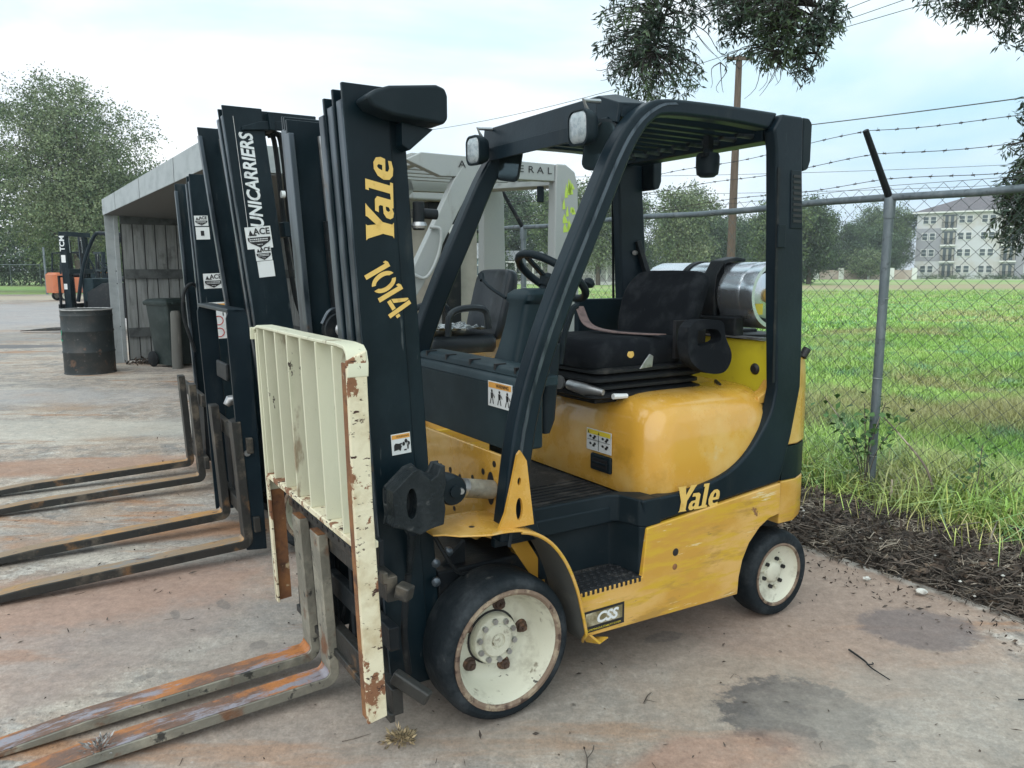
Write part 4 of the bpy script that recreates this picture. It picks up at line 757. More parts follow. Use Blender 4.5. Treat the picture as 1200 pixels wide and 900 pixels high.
for i, y in enumerate((-.281, -.134, .012, .162, .322, .478)):
    zb = .775 if i else .78
    z0 = .772
    MB().strip([(.512, z0), (.530, 1.35)], [(.566, z0), (.585, 1.35)], 'y', y-.009, y).build('backrest_slat', M['cream'], T1, bevel=.002)
MB().strip([(.512, .772), (.530, 1.35)], [(.566, .772), (.585, 1.35)], 'y', -.386, -.378).build('backrest_slat', M['cream'], T1, bevel=.002)
MB().box((.500, -.392, .750), (.568, .592, .772)).build('backrest_lower_bar', M['cream_rust'], T1, bevel=.004)
MB().box((.484, -.392, .690), (.500, .592, .772)).build('backrest_lower_plate', M['dark'], T1, bevel=.003)
MB().box((.52, .085, .80), (.524, .095, 1.34)).build('backrest_brace', M['cream'], T1)
lb = MB().box((.44, -.365, .28), (.452, -.30, .50)); lb.build('carriage_paint_patch', M['cream'], T1)
fork(T1, -.040, .060, .452, .632, .048, 1.16, .046, M['fork_rust'], M['fork'])
fork(T1, -.262, -.162, .452, .632, .048, 1.16, .046, M['fork_rust'], M['fork'])

# ================================================================== second truck: tall tilted mast, pale grey guard
c_, s_ = math.cos(TH1), math.sin(TH1)
ox, oy = t1_world(0, -1.97)
T2 = empty('forklift', (ox, oy, 0), TH1-.02, 'forklift with tall black mast lettered UNICARRIERS and pale grey overhead guard, second from the camera', 'forklift', 'forklifts parked side by side')
K2 = .105
mast(T2, 2.41, .398, K2, .37, 2, .205, tz=((2.30, 2.39, 0), (1.75, 1.83, 0), (1.1, 1.2, 0)))
MB().box((.19, -.30, 2.335), (.14, .30, 2.395)).box((.19, .30, 2.335), (-.10, .355, 2.402)).build('mast_head', M['mast'], T2, bevel=.004)
MB().strip([(.30, 2.31), (.20, 2.345), (.0, 2.36)], [(.30, 2.29), (.20, 2.30), (.0, 2.31)], 'y', .371, .39).build('head_bracket', M['mast'], T2, bevel=.004)
uf = dframe((.258, .3702, 2.035), (-1, 0, .085), (.085, 0, 1), PI/2)
text('mast_lettering', 'UNICARRIERS', uf, .094, M['letter_w'], T2, shear=.22, bold=.0028, sx=.84, e=.003)
MB().bar(dplace(uf, -.31, .055, .003), dplace(uf, .33, .055, .003), .006, .001).build('lettering_rule', M['letter_w'], T2)
a1 = dframe((.238, .3702, 1.745), (-1, 0, K2), (K2, 0, 1), 0); ace_sticker(a1, .135, .115, T2)
a2 = dframe((.217, .3708, 1.65), (-1, 0, K2), (K2, 0, 1), 0); ace_sticker((dplace(a2, 0, .012, 0), a2[1], a2[2], a2[3]), .085, .075, T2)
sticker('dealer_sticker', dframe((.207, .3704, 1.58), (-1, 0, K2), (K2, 0, 1), 0), .085, .085, T2)
for k, (x0, y0) in enumerate(((.10, .26), (.065, .26), (.03, .22))):
    MB().tube(smooth_path([(x0+.10, y0, 2.30), (x0+.03, y0, 2.31), (x0+.0, y0, 2.22), (x0-.03, y0, 1.8), (x0-.07, y0, 1.45), (x0-.10, y0+.02, 1.32)], 4), .014, 8).build('mast_hose', M['rubber'], T2)
    MB().cyl((x0-.10, y0+.02, 1.32), (x0-.105, y0+.02, 1.27), .018, 8).build('hose_end', M['metal'], T2)
MB().cyl((.10, .33, 1.98), (.08, .33, 1.98), .02, 10).build('mast_light', M['white'], T2)
# carriage and open load backrest
for z in (.60, .16): MB().box((.325, -.46, z), (.36, .47, z+.085)).shear(.04, .25).build('carriage_bar', M['fork_dark'], T2, bevel=.005)
MB().box((.29, -.34, .2), (.33, .34, .62)).shear(.04, .25).build('carriage_plate', M['dark'], T2, bevel=.01)
for s in (1, -1):
    MB().strip([(.290, .05), (.296, .30), (.312, .80), (.328, 1.25), (.332, 1.33), (.345, 1.368)], [(.398, .06), (.406, .30), (.422, .80), (.440, 1.25), (.442, 1.325), (.425, 1.374)], 'y', s*.425, s*.445).build('backrest_post', M['black'], T2, bevel=.004)
MB().box((.345, -.445, 1.352), (.435, .445, 1.374)).build('backrest_top_bar', M['black'], T2, bevel=.006)
MB().lathe([(0, .008), (.016, .008), (.018, 0)], (.37, .446, .60), (0, 1, 0), 10).build('bolt', M['metal'], T2)
MB().box((.375, -.17, .95), (.395, .12, 1.05)).build('carriage_guard', M['dark'], T2, bevel=.02)
MB().tube([(.36, .20, .86), (.40, .20, .855), (.42, .20, .83)], [.028, .03, .018], 12).build('hydraulic_coupling', M['metal'], T2)
for y0, y1 in ((.35, .45), (-.24, -.14)): fork(T2, y0, y1, .362, .775, .070, 1.50, .068, M['fork_tan'], M['fork_dark'], k=.05, thick=.046)
# guard of the second truck
Oq = [(-.33, 1.18), (-.45, 1.36), (-.57, 1.54), (-.72, 1.82), (-.86, 2.09), (-.93, 2.19), (-1.0, 2.228)]; Iq = [(-.42, 1.14), (-.54, 1.32), (-.66, 1.49), (-.80, 1.75), (-.935, 1.99), (-.995, 2.09), (-1.03, 2.125)]
for s in (1, -1):
    MB().strip(Oq, Iq, 'y', s*.44, s*.50).build('guard_front_leg', M['grey_ohg'], T2, bevel=.006)
    MB().prism([(-.56, 2.19), (-.66, 2.238), (-1.575, 2.23), (-1.575, 2.125), (-.90, 2.115), (-.78, 2.11)], 'y', s*.44, s*.498).build('guard_side_rail', M['grey_ohg'], T2, bevel=.006)
    MB().prism([(-1.578, 2.232), (-1.65, 2.232), (-1.72, 2.19), (-1.745, 2.10), (-1.765, 1.20), (-1.77, .60), (-1.55, .60), (-1.563, 1.45), (-1.572, 2.10)], 'y', s*.425, s*.512).build('guard_rear_leg', M['grey_ohg'], T2, bevel=.01)
for x in (-.62, -1.62): MB().box((x, -.44, 2.17), (x-.06, .44, 2.24)).build('roof_cross_rail', M['grey_ohg'], T2, bevel=.006)
for i in range(5): MB().box((-.68, -.36+i*.17, 2.18), (-1.62, -.33+i*.17, 2.235)).build('roof_bar', M['grey_ohg'], T2, bevel=.004)
MB().bar((-1.55, -.44, 2.16), (-1.65, .44, 2.12), .05, .04).build('rear_brace', M['grey_ohg'], T2, bevel=.005)
gy = dframe((-.915, .5015, 2.185), (-1, 0, 0))
text('guard_lettering', 'A', gy, .058, M['ink'], T2, sx=1.3, e=.003)
for i, ch in enumerate('ERAL'): text('guard_lettering', ch, dframe((-1.325-i*.069, .4985, 2.185), (-1, 0, 0)), .058, M['ink'], T2, sx=1.3, e=.003)
hm = MB()
hr_ = random.Random(3)
for k in range(14):
    x, z = -1.60-hr_.random()*.10, 1.80+hr_.random()*.28; hm.add([(x, .5135, z), (x-.012-hr_.random()*.03, .5135, z+.005), (x-.012, .5135, z+.03+hr_.random()*.07), (x, .5135, z+.03)], [(0, 1, 2, 3)])
hm.build('chalk_mark', M['hivis'], T2, smooth=0)
MB().box((-1.50, .40, 2.0), (-1.54, .43, 2.10)).build('guard_lamp', M['plastic'], T2, bevel=.006)
MB().tube(smooth_path([(-.70, .505, 1.82), (-.76, .53, 1.80), (-.74, .53, 1.66), (-.66, .53, 1.53), (-.57, .505, 1.56)], 5), .010, 8).build('grab_handle', M['grey_ohg'], T2)
# body of the second truck
MB().prism([(-.30, .25), (-.30, .95), (-.60, 1.0), (-.62, .62), (-1.45, .62), (-1.45, .35), (-1.2, .25)], 'y', -.5, .5).build('side_panel', M['yellow_worn'], T2, bevel=.01)
MB().loft([rrect(-1.15, 0, .50, .48, .12, .62), rrect(-1.15, 0, .50, .48, .12, .92), rrect(-1.15, 0, .46, .44, .12, .99), rrect(-1.15, 0, .40, .38, .1, 1.0)]).build('hood', M['yellow'], T2, smooth=50)
counterweight(T2, M['yellow_worn'], M['yellow'], z0=.4, zt=1.12, x0=-1.5)
MB().box((-.16, -.42, .95), (-.40, .42, 1.18)).build('cowl', M['cowl'], T2, bevel=.02)
MB().loft([rrect(-.36, .0, .06, .09, .03, 1.15), rrect(-.42, .0, .06, .08, .03, 1.38), rrect(-.44, 0, .03, .04, .02, 1.42)]).build('column_cover', M['cowl'], T2, smooth=45)
steering(T2, (-.55, -.1, 1.40), .6)
wheel(T2, 0, .52, .262, .178, .206, 'drive'); wheel(T2, 0, -.52, .262, .178, .206, 'drive', -1); wheel(T2, -1.55, .46, .20, .127, .138, 'steer'); wheel(T2, -1.55, -.46, .20, .127, .138, 'steer', -1)
seat(T2, -1.06, .0, 1.04, M['vinyl'], h=.47)
for y in (.30, -.27):
    MB().tube(smooth_path([(-1.20, y, 1.20), (-1.18, y, 1.31), (-1.10, y, 1.335), (-.98, y, 1.325), (-.92, y, 1.28), (-.91, y, 1.16)], 4), .022, 8).build('armrest', M['vinyl'], T2)
fl = MB(); rr = random.Random(5); G = 13
vs = [( -1.26+i*.036+rr.uniform(-.008, .008), -.24+j*.042+rr.uniform(-.01, .01), 1.185+rr.uniform(0, .035)) for i in range(G) for j in range(G)]
fl.add(vs, [(i*G+j, i*G+j+1, (i+1)*G+j+1, (i+1)*G+j) for i in range(G-1) for j in range(G-1)]).build('plastic_seat_cover', M['film'], T2, smooth=0, normals=False)
MB().bar((-1.52, .10, 1.50), (-1.45, .12, 1.40), .012, .03).build('seat_strap', M['ink'], T2)

# ================================================================== third truck: short mast, high cab behind
ox, oy = t1_world(0, -3.5)
T3 = empty('forklift', (ox, oy, 0), TH1-.03, 'forklift with plain black mast and white dealer stickers beside the shed, third from the camera', 'forklift', 'forklifts parked side by side')
K3 = .04
mast(T3, 2.23, .295, K3, .36, 2, .17, tz=((2.14, 2.22, 0), (1.5, 1.58, 0), (.9, 1, 0)))
f3 = dframe((.228, .3602, 1.915), (-1, 0, K3), (K3, 0, 1)); ace_sticker(f3, .09, .07, T3); sticker('dealer_sticker', dframe((.222, .3603, 1.83), (-1, 0, K3), (K3, 0, 1)), .09, .085, T3, icons=[[(-.15, -.2), (.1, -.2), (.1, .2), (-.15, .2)]])
ace_sticker(dframe((.170, .3602, 1.50), (-1, 0, K3), (K3, 0, 1)), .13, .105, T3)
f4 = dframe((.150, .3602, 1.22), (-1, 0, K3), (K3, 0, 1)); o = sticker('no_riders_sign', f4, .11, .26, T3, strip=(.36, 'orange_s'), icons=figures(2, -.05)[:6])
for dz in (.0, -.085): MB().lathe([(.028, .0), (.034, 0), (.034, .001), (.028, .001)], dplace(f4, .0, dz, .004), (0, 1, 0), 20, closed=True).build('red_ring', M['red_ink'], o)
for z in (.62, .17): MB().box((.28, -.46, z), (.31, .46, z+.085)).build('carriage_bar', M['fork_dark'], T3, bevel=.005)
MB().box((.24, -.34, .2), (.28, .34, .62)).build('carriage_plate', M['dark'], T3, bevel=.01)
for y0, y1 in ((.29, .39), (-.24, -.14)): fork(T3, y0, y1, .298, .775, .065, 1.55, .055, M['fork_tan'], M['fork_dark'], thick=.046)
MB().tube(smooth_path([(.31, .30, 1.0), (.37, .30, 1.25), (.36, .30, 1.42), (.30, .28, 1.48), (.24, .25, 1.42)], 4), .012, 8).build('mast_hose', M['rubber'], T3)
MB().box((-1.66, .24, .55), (-1.80, .34, 2.10)).box((-1.50, .22, 2.02), (-1.92, .36, 2.12)).build('cab_post', M['dark'], T3, bevel=.01)
MB().lathe([(0, .002), (.045, .002), (.047, 0)], (-1.73, .341, 1.90), (0, 1, 0), 20).build('round_sticker', M['white'], T3)
MB().box((-1.0, -.42, .9), (-1.04, .30, 1.98)).build('cab_panel', M['tan_panel'], T3, bevel=.006)
MB().box((-1.04, .18, .9), (-1.62, .20, 2.0)).build('cab_panel', M['tan_panel'], T3, bevel=.006)
MB().box((-1.86, .14, .9), (-2.04, .17, 2.15)).build('cab_panel', M['tan_panel'], T3, bevel=.006)
MB().box((-1.86, .175, 1.35), (-1.875, .185, 2.1)).build('cab_panel_seam', M['dark'], T3)
MB().box((-.3, -.48, .25), (-1.9, .44, .98)).build('body', M['yellow_worn'], T3, bevel=.06, seg=3)
MB().box((-.9, -.5, 2.12), (-2.06, .45, 2.20)).build('roof_plate', M['grey_ohg'], T3, bevel=.02)
for k in range(3): MB().tube(smooth_path([(-1.0-k*.06, .24, 1.10), (-1.02-k*.06, .28, 1.28), (-1.10-k*.06, .30, 1.36), (-1.18-k*.06, .30, 1.38)], 4), .012, 8).build('control_hose', M['rubber'], T3)
wheel(T3, 0, .5, .262, .178, .206, 'drive'); wheel(T3, 0, -.5, .262, .178, .206, 'drive', -1); wheel(T3, -1.55, .42, .20, .127, .138, 'steer'); wheel(T3, -1.55, -.42, .20, .127, .138, 'steer', -1)

# ================================================================== setting: yard, field, mulch bank, grass
FD = Vector((-.5584, .8296, 0)); FN = Vector((.8296, .5584, 0)); FP = Vector((2.44, 5.163, 0))   # along the fence, out of the yard, first post
def fpt(s, o, z=0): p = FP+FD*s+FN*o; return (p.x, p.y, z)
MC = mat('stained_concrete', (.42, .345, .285), .82, world=True, bump=(9, .35, .012), spec=.35, layers=[
    ((.265, .215, .175), 2.4, .50, .60, (1, 1, 1), 12), ((.50, .46, .41), 3.7, .56, .64, (1, 1, 1), 12), ((.24, .22, .20), 6, .46, .64, (1, 1, 1), 12), ((.49, .45, .40), 13, .52, .70, (1, 1, 1), 10), ((.20, .185, .17), 60, .55, .70, (1, 1, 1), 6), ((.275, .25, .23), .38, .44, .62, (1, 1, 1), 8), ((.36, .262, .19), .55, .52, .68, (1, 1, 1), 8, .7), ((.47, .42, .36), 1.1, .50, .66, (.5, 1.6, 1), 12),
    ((.21, .205, .20), 2.6, .52, .74, (1, 1, 1), 9), ((.34, .19, .11), 1.2, .55, .66, (.45, 2.2, 1), 12), ((.50, .48, .45), 13, .62, .74, (1, 1, 1), 9), ((.13, .12, .11), 55, .66, .76, (1, 1, 1), 4)])
def spot(m, c, rx, ry, rot, col, amt, soft=.35, warp=.5, wscale=3):
    """a stain with its own place and outline in the world"""
    t = m.node_tree; ns = t.nodes; ls = t.links; b = ns['Principled BSDF']; src = b.inputs['Base Color'].links[0].from_socket
    g = ns.new('ShaderNodeNewGeometry'); nz = ns.new('ShaderNodeTexNoise'); nz.inputs['Scale'].default_value = wscale; nz.inputs['Detail'].default_value = 12; nz.inputs['Roughness'].default_value = .72; ls.new(g.outputs['Position'], nz.inputs[0])
    mp_ = ns.new('ShaderNodeMapping'); mp_.vector_type = 'TEXTURE'; mp_.inputs['Location'].default_value = (c[0], c[1], 0); mp_.inputs['Rotation'].default_value = (0, 0, rot); mp_.inputs['Scale'].default_value = (rx, ry, 50)
    ls.new(g.outputs['Position'], mp_.inputs[0]); ln = ns.new('ShaderNodeVectorMath'); ln.operation = 'LENGTH'; ls.new(mp_.outputs[0], ln.inputs[0])
    ad = ns.new('ShaderNodeMath'); ad.operation = 'MULTIPLY_ADD'; ls.new(nz.outputs[0], ad.inputs[0]); ad.inputs[1].default_value = warp*2.6; ls.new(ln.outputs['Value'], ad.inputs[2])
    mr = ns.new('ShaderNodeMapRange'); mr.interpolation_type = 'SMOOTHSTEP'; mr.inputs[1].default_value = 1+warp*1.3-soft*.7; mr.inputs[2].default_value = 1+warp*1.3+soft*.7; mr.inputs[3].default_value = amt; mr.inputs[4].default_value = 0
    ls.new(ad.outputs[0], mr.inputs[0]); mm = ns.new('ShaderNodeMixRGB'); mm.inputs[2].default_value = (*col, 1); ls.new(mr.outputs[0], mm.inputs[0]); ls.new(src, mm.inputs[1]); ls.new(mm.outputs[0], b.inputs['Base Color'])
grain(MC, 170, .13, pits=34, crack=.33)
spot(MC, (1.20, 3.55), 1.1, .9, .3, (.36, .25, .19), .7)
spot(MC, (-.55, 2.75), .9, .6, .3, (.37, .29, .24), .5)
spot(MC, (-1.9, 3.2), .8, .5, .9, (.36, .25, .21), .6, .5, .6, 3)
spot(MC, (.25, 2.75), .9, .5, .0, (.29, .26, .22), .5)
spot(MC, (1.95, 4.05), 1.7, .13, -.98, (.60, .57, .52), .85, .4, .6, 6)
spot(MC, (1.02, 2.60), .27, .25, .1, (.075, .075, .080), .80, .16, .5, 14)
spot(MC, (1.80, 3.27), .25, .20, .0, (.115, .105, .115), .6, .2, .4, 9)
spot(MC, (.70, 2.35), .35, .12, .2, (.36, .20, .14), .6, .4, .5, 6)
spot(MC, (1.6, 2.35), .8, .6, .2, (.34, .31, .27), .6)
spot(MC, (-.9, 3.9), 1.4, 1.1, .4, (.23, .215, .20), .45)
spot(MC, (-2.2, 3.6), 1.1, .35, .3, (.38, .22, .155), .55, .4, .5, 4)
spot(MC, (-3.6, 6.2), 1.5, .28, .15, (.36, .215, .15), .75, .4, .6, 3)
spot(MC, (-1.9, 4.6), 1.1, .14, .25, (.42, .21, .10), .6, .5, .5, 6)
spot(MC, (-4.5, 7.7), 2.6, .5, .05, (.50, .47, .41), .6, .5, .6, 2)
spot(MC, (-9, 9.6), 5, .8, .05, (.40, .385, .38), .6, .5, .6, 2)
spot(MC, (-18, 30), 16, 9, .0, (.36, .345, .36), .6, .5, .6, .5)
spot(MC, (-11.5, 16.3), 2.2, .5, .1, (.12, .12, .13), .8, .3, .6, 2)
spot(MC, (-22, 47), 30, 3.5, .0, (.50, .42, .32), .7, .4, .5, .4)
for q in range(26): spot(MC, (rng.uniform(-2.5, 2.2), rng.uniform(2.2, 5.5)), rng.uniform(.02, .10), rng.uniform(.015, .06), rng.uniform(0, 3), (.15, .135, .125), .5, .15, .6, 20)
grain(MC, 95, .09)
# the yard: slab with its edge along the mulch bank
e0 = fpt(-9, -1.08); e1 = fpt(17, -1.08)
yard = MB().prism([(-90, -6), (e0[0]+3, -6), (e0[0], e0[1]), (e1[0], e1[1]), (-4, 26), (-7, 54), (-90, 54)], 'z', -.045, 0).build('concrete_yard', MC, smooth=0); tag(yard, kind='structure')
MF = mat('field_soil_and_grass', (.25, .40, .11), .9, world=True, bump=(2.5, .6, .1), layers=[((.33, .46, .16), .09, .42, .60, (.3, 1, 1), 6), ((.42, .36, .22), .055, .51, .64, (.25, 1, 1), 7), ((.16, .27, .07), .5, .52, .70, (.5, 1, 1), 8), ((.36, .38, .17), 3.5, .56, .70)])
spot(MF, (70, 82), 60, 12, .12, (.40, .30, .20), .8, .35, .4, .12)
spot(MF, (30, 60), 40, 9, .1, (.30, .30, .14), .6, .4, .5, .2)
ground = MB().box((-900, -60, -.4), (900, 1500, -.05)).build('ground', MF, smooth=0); tag(ground, kind='structure')
road = MB().prism([(60, 131), (190, 108), (190, 112), (60, 136)], 'z', -.05, -.02).build('field_road', mat('pale_concrete_road', (.5, .47, .42), .9), smooth=0); tag(road, kind='structure')

# mulch bank between slab and fence
NS, NO = 120, 12; vs = []
for i in range(NS+1):
    for j in range(NO+1):
        s = -8+i*24/NS; o = -1.14+j*1.30/NO; u = j/NO
        p = fpt(s, o); h = .105*math.sin(PI*min(1, u*1.25+.02))**.7*(.75+.35*math.sin(s*2.1+j*.4)*math.sin(s*.9))+.008*rng.standard_normal()
        vs.append((p[0], p[1], h if 0 < j else -.03))
mb = MB().add(vs, [(i*(NO+1)+j, i*(NO+1)+j+1, (i+1)*(NO+1)+j+1, (i+1)*(NO+1)+j) for i in range(NS) for j in range(NO)])
bank = mb.build('mulch_bank', mat('dark_mulch_soil', (.05, .04, .032), .95, world=True, layers=[((.10, .08, .06), 18, .5, .66), ((.015, .013, .012), 40, .5, .65)], bump=(60, 1, .03)), smooth=60); tag(bank, kind='structure')
def bank_h(s, o):
    u = np.clip((o+1.14)/1.30, 0, 1); return .105*np.sin(PI*np.minimum(1, u*1.25+.02))**.7*(.8+.3*np.sin(s*2.1+u*4.8)*np.sin(s*.9))
def np_mesh(name, V, F, m, kind='stuff', parent=None, smooth=False, label=None):
    """V (n,3), F (m,k) index array of equal-size faces"""
    me = bpy.data.meshes.new(name); k = F.shape[1]
    me.vertices.add(len(V)); me.vertices.foreach_set('co', np.ascontiguousarray(V, dtype=np.float32).ravel())
    me.loops.add(F.size); me.loops.foreach_set('vertex_index', np.ascontiguousarray(F, dtype=np.int32).ravel())
    me.polygons.add(len(F)); me.polygons.foreach_set('loop_start', np.arange(len(F), dtype=np.int32)*k); me.polygons.foreach_set('loop_total', np.full(len(F), k, dtype=np.int32))
    me.update(calc_edges=True); me.materials.append(m)
    if smooth: me.shade_smooth()
    o = bpy.data.objects.new(name, me); link(o, parent)
    if kind: o['kind'] = kind
    if label: o['label'] = label
    return o
def unit(a): return a/np.maximum(np.linalg.norm(a, axis=-1, keepdims=True), 1e-9)
def rand_dirs(n): return unit(rng.standard_normal((n, 3)))
def sticks(P, D, Ln, R, bend=.15):
    """bent three-sided sticks"""
    n = len(P); D = unit(D); A = unit(np.cross(D, rand_dirs(n))); B = np.cross(D, A); Bn = rng.standard_normal((n, 1))*bend*Ln[:, None]
    C = [P-D*Ln[:, None]/2, P+A*Bn, P+D*Ln[:, None]/2]; V = []
    for q, c in enumerate(C):
        for t in (0, 2*PI/3, 4*PI/3): V.append(c+(A*math.cos(t)+B*math.sin(t))*(R*(1, .85, .5)[q])[:, None])
    V = np.stack(V, 1); F = []
    for a in (0, 3):
        for k in range(3): F.append((a+k, a+(k+1) % 3, a+3+(k+1) % 3, a+3+k))
    F = np.array(F); return V.reshape(-1, 3), (F[None]+np.arange(n)[:, None, None]*9).reshape(-1, 4)
def leaves(P, Ln, W, D=None, up=None):
    """folded leaf quads: two triangles about the midrib, as 4-gons with a kink"""
    n = len(P); D = rand_dirs(n) if D is None else unit(D); U = rand_dirs(n) if up is None else unit(up); A = unit(np.cross(D, U)); Nn = np.cross(A, D)
    V = np.stack([P, P+D*Ln[:, None]*.45+A*W[:, None]/2+Nn*W[:, None]*.15, P+D*Ln[:, None], P+D*Ln[:, None]*.45-A*W[:, None]/2+Nn*W[:, None]*.15], 1)
    F = np.arange(n)[:, None]*4+np.arange(4)[None]; return V.reshape(-1, 3), F
def bank_points(n, s0, s1, o0=-1.15, o1=.1):
    s = rng.uniform(s0, s1, n); o = rng.uniform(o0, o1, n); P = np.array([FP.x, FP.y, 0])[None]+np.array(FD)[None]*s[:, None]+np.array(FN)[None]*o[:, None]; P[:, 2] = bank_h(s, o)+rng.uniform(.0, .025, n); return P
P = np.vstack([bank_points(13000, -3.2, 1.6), bank_points(2500, 1.6, 7)]); n = len(P); D = rand_dirs(n); D[:, 2] *= .25
V, F = sticks(P, D, rng.gamma(2.2, .038, n)+.02, rng.uniform(.0012, .0042, n)); np_mesh('mulch_twigs', V, F, M['twig'])
P = np.vstack([bank_points(9500, -3.2, 1.6), bank_points(2500, 1.6, 7)]); n = len(P); D = rand_dirs(n); D[:, 2] *= .35
V, F = leaves(P, rng.uniform(.03, .075, n), rng.uniform(.012, .03, n), D); np_mesh('fallen_leaves', V, F, M['dry_leaf'])
P = np.vstack([bank_points(80, -3, 1.0, -1.22, -.7), bank_points(16, -3, 1, -.9, 0)]); n = len(P); mbp = MB()
ico = [(0, 0, 1), (.9, 0, .3), (.28, .85, .3), (-.72, .52, .3), (-.72, -.52, .3), (.28, -.85, .3), (0, 0, -.5)]
for p in P:
    r = rng.uniform(.004, .011); mbp.add([(p[0]+x*r*1.2, p[1]+y*r, max(p[2], .0)+z*r+.004) for x, y, z in ico], [(0, 1, 2), (0, 2, 3), (0, 3, 4), (0, 4, 5), (0, 5, 1), (1, 6, 2), (2, 6, 3), (3, 6, 4), (4, 6, 5), (5, 6, 1)])
o = mbp.build('gravel', M['stone'], smooth=0); tag(o, kind='stuff')
def rock(name, p, r, label):
    b = bmesh.new(); bmesh.ops.create_icosphere(b, subdivisions=2, radius=r)
    for v in b.verts: v.co *= 1+rng.uniform(-.22, .18); v.co.z *= .65; v.co.x *= 1.25
    me = bpy.data.meshes.new(name); b.to_mesh(me); b.free(); me.materials.append(M['stone']); o = bpy.data.objects.new(name, me); link(o); o.location = (p[0], p[1], r*.45+p[2]); return tag(o, label, 'stone')
rock('stone', (1.99, 3.62, .012), .022, 'pale angular stone lying at the foot of the mulch bank, largest there')
rock('stone', (1.80, 3.79, .012), .015, 'smaller pale stone left of the largest one at the mulch edge')
# branches lying on the bank
def stick_thing(name, pts, r, label, m=M['twig'], cat='twig', forks=()):
    o = MB().tube(smooth_path(pts, 4), [r*(1-.55*i/(len(smooth_path(pts, 4))-1)) for i in range(len(smooth_path(pts, 4)))], 6).build(name, m)
    for f in forks: MB().tube(smooth_path(f, 4), r*.55, 5).build('side_twig', m, o)
    return tag(o, label, cat)
stick_thing('branch', [fpt(-.55, -.95, .02), fpt(-.75, -.62, .13), fpt(-.85, -.3, .15)], .006, 'thin bare branch lying up the mulch bank towards the fence', cat='branch')
stick_thing('branch', [fpt(-1.3, -1.05, .02), fpt(-1.12, -.8, .10), fpt(-1.05, -.62, .17), fpt(-1.0, -.45, .22)], .007, 'pale grey branch leaning on the near end of the mulch bank', cat='branch')
stick_thing('branch', [fpt(-.9, -.12, .11), fpt(-1.7, -.35, .18), fpt(-2.4, -.5, .24)], .010, 'thicker dead branch across the top of the mulch bank', cat='branch')
stick_thing('dead_stalk', [fpt(-.42, .05, .06), fpt(-.36, .02, .30), fpt(-.20, .0, .48), fpt(-.05, -.02, .62)], .009, 'bare brown stalk leaning towards the fence post out of the grass', cat='stalk')
stick_thing('stump', [fpt(-.2, -.10, .03), fpt(-.2, -.10, .12), fpt(-.2, -.1, .22)], .014, 'short broken stub standing in the mulch right of the fence post', cat='stump')

# grass: blades in the world, dense near the fence
def blades(P, H, Wd, lean, m, name):
    n = len(P); a = rng.uniform(0, 2*PI, n); A = np.stack([np.cos(a), np.sin(a), np.zeros(n)], 1); b = a+PI/2+rng.normal(0, .5, n); Bd = np.stack([np.cos(b), np.sin(b), np.zeros(n)], 1); Lr = rng.uniform(.1, 1, n)*lean*H
    up = np.array([[0, 0, 1.0]]); M1 = P+up*H[:, None]*.6+Bd*Lr[:, None]*.35; T = P+up*H[:, None]*(1-.3*(Lr/H)[:, None]**2)+Bd*Lr[:, None]
    V = np.stack([P-A*Wd[:, None]/2, P+A*Wd[:, None]/2, M1+A*Wd[:, None]*.42, M1-A*Wd[:, None]*.42, T+A*Wd[:, None]*.06, T-A*Wd[:, None]*.06], 1)
    F = np.array([(0, 1, 2, 3), (3, 2, 4, 5)]); return np_mesh(name, V.reshape(-1, 3), (F[None]+np.arange(n)[:, None, None]*6).reshape(-1, 4), m)
def wedge(n, y0, y1, k0, k1, p=1.0):
    y = y0+(y1-y0)*rng.uniform(0, 1, n)**p; x = y*rng.uniform(k0, k1, n); P = np.stack([x, y, np.full(n, -.05)], 1); off = (P[:, 0]-FP.x)*FN.x+(P[:, 1]-FP.y)*FN.y; return P[off > .02], off[off > .02]
def lump(P, s): return .5+.5*np.sin(P[:, 0]*s+1.3*np.sin(P[:, 1]*s*.7))*np.cos(P[:, 1]*s*.8+1.1*np.sin(P[:, 0]*s*.6))
P, off = wedge(95000, 3.6, 9.5, .22, .85, .9); H = (.12+.30*lump(P, 1.3)*rng.uniform(.4, 1, len(P)))*np.clip(.5+off, .5, 1); blades(P, H, rng.uniform(.005, .011, len(P)), 1.0, M['grass'], 'grass')
P, off = wedge(110000, 8.5, 21, .1, .8, 1.0); H = .08+.20*lump(P, .8)*rng.uniform(.3, 1, len(P)); blades(P, H, rng.uniform(.009, .018, len(P)), 1.0, M['grass'], 'grass')
P, off = wedge(80000, 18, 62, -.1, .8, 1.5); H = .06+.13*lump(P, .35)*rng.uniform(.3, 1, len(P)); blades(P, H, rng.uniform(.018, .045, len(P)), 1.1, M['grass'], 'grass')
P = bank_points(15000, -4, 6, -.12, 1.1); P[:, 2] -= .04; blades(P, rng.uniform(.15, .42, len(P)), rng.uniform(.006, .015, len(P)), 1.7, M['grass'], 'grass')
P = bank_points(9500, -4, 9, -.14, .6); P[:, 2] -= .04; blades(P, rng.uniform(.12, .36, len(P)), rng.uniform(.004, .010, len(P)), 1.9, M['grass_dry'], 'dry_grass')
P = bank_points(520, -4, 2, -.75, .0); P[:, 2] -= .02; blades(P, rng.uniform(.12, .3, len(P)), rng.uniform(.003, .007, len(P)), 1.6, M['grass_dry'], 'dry_grass')

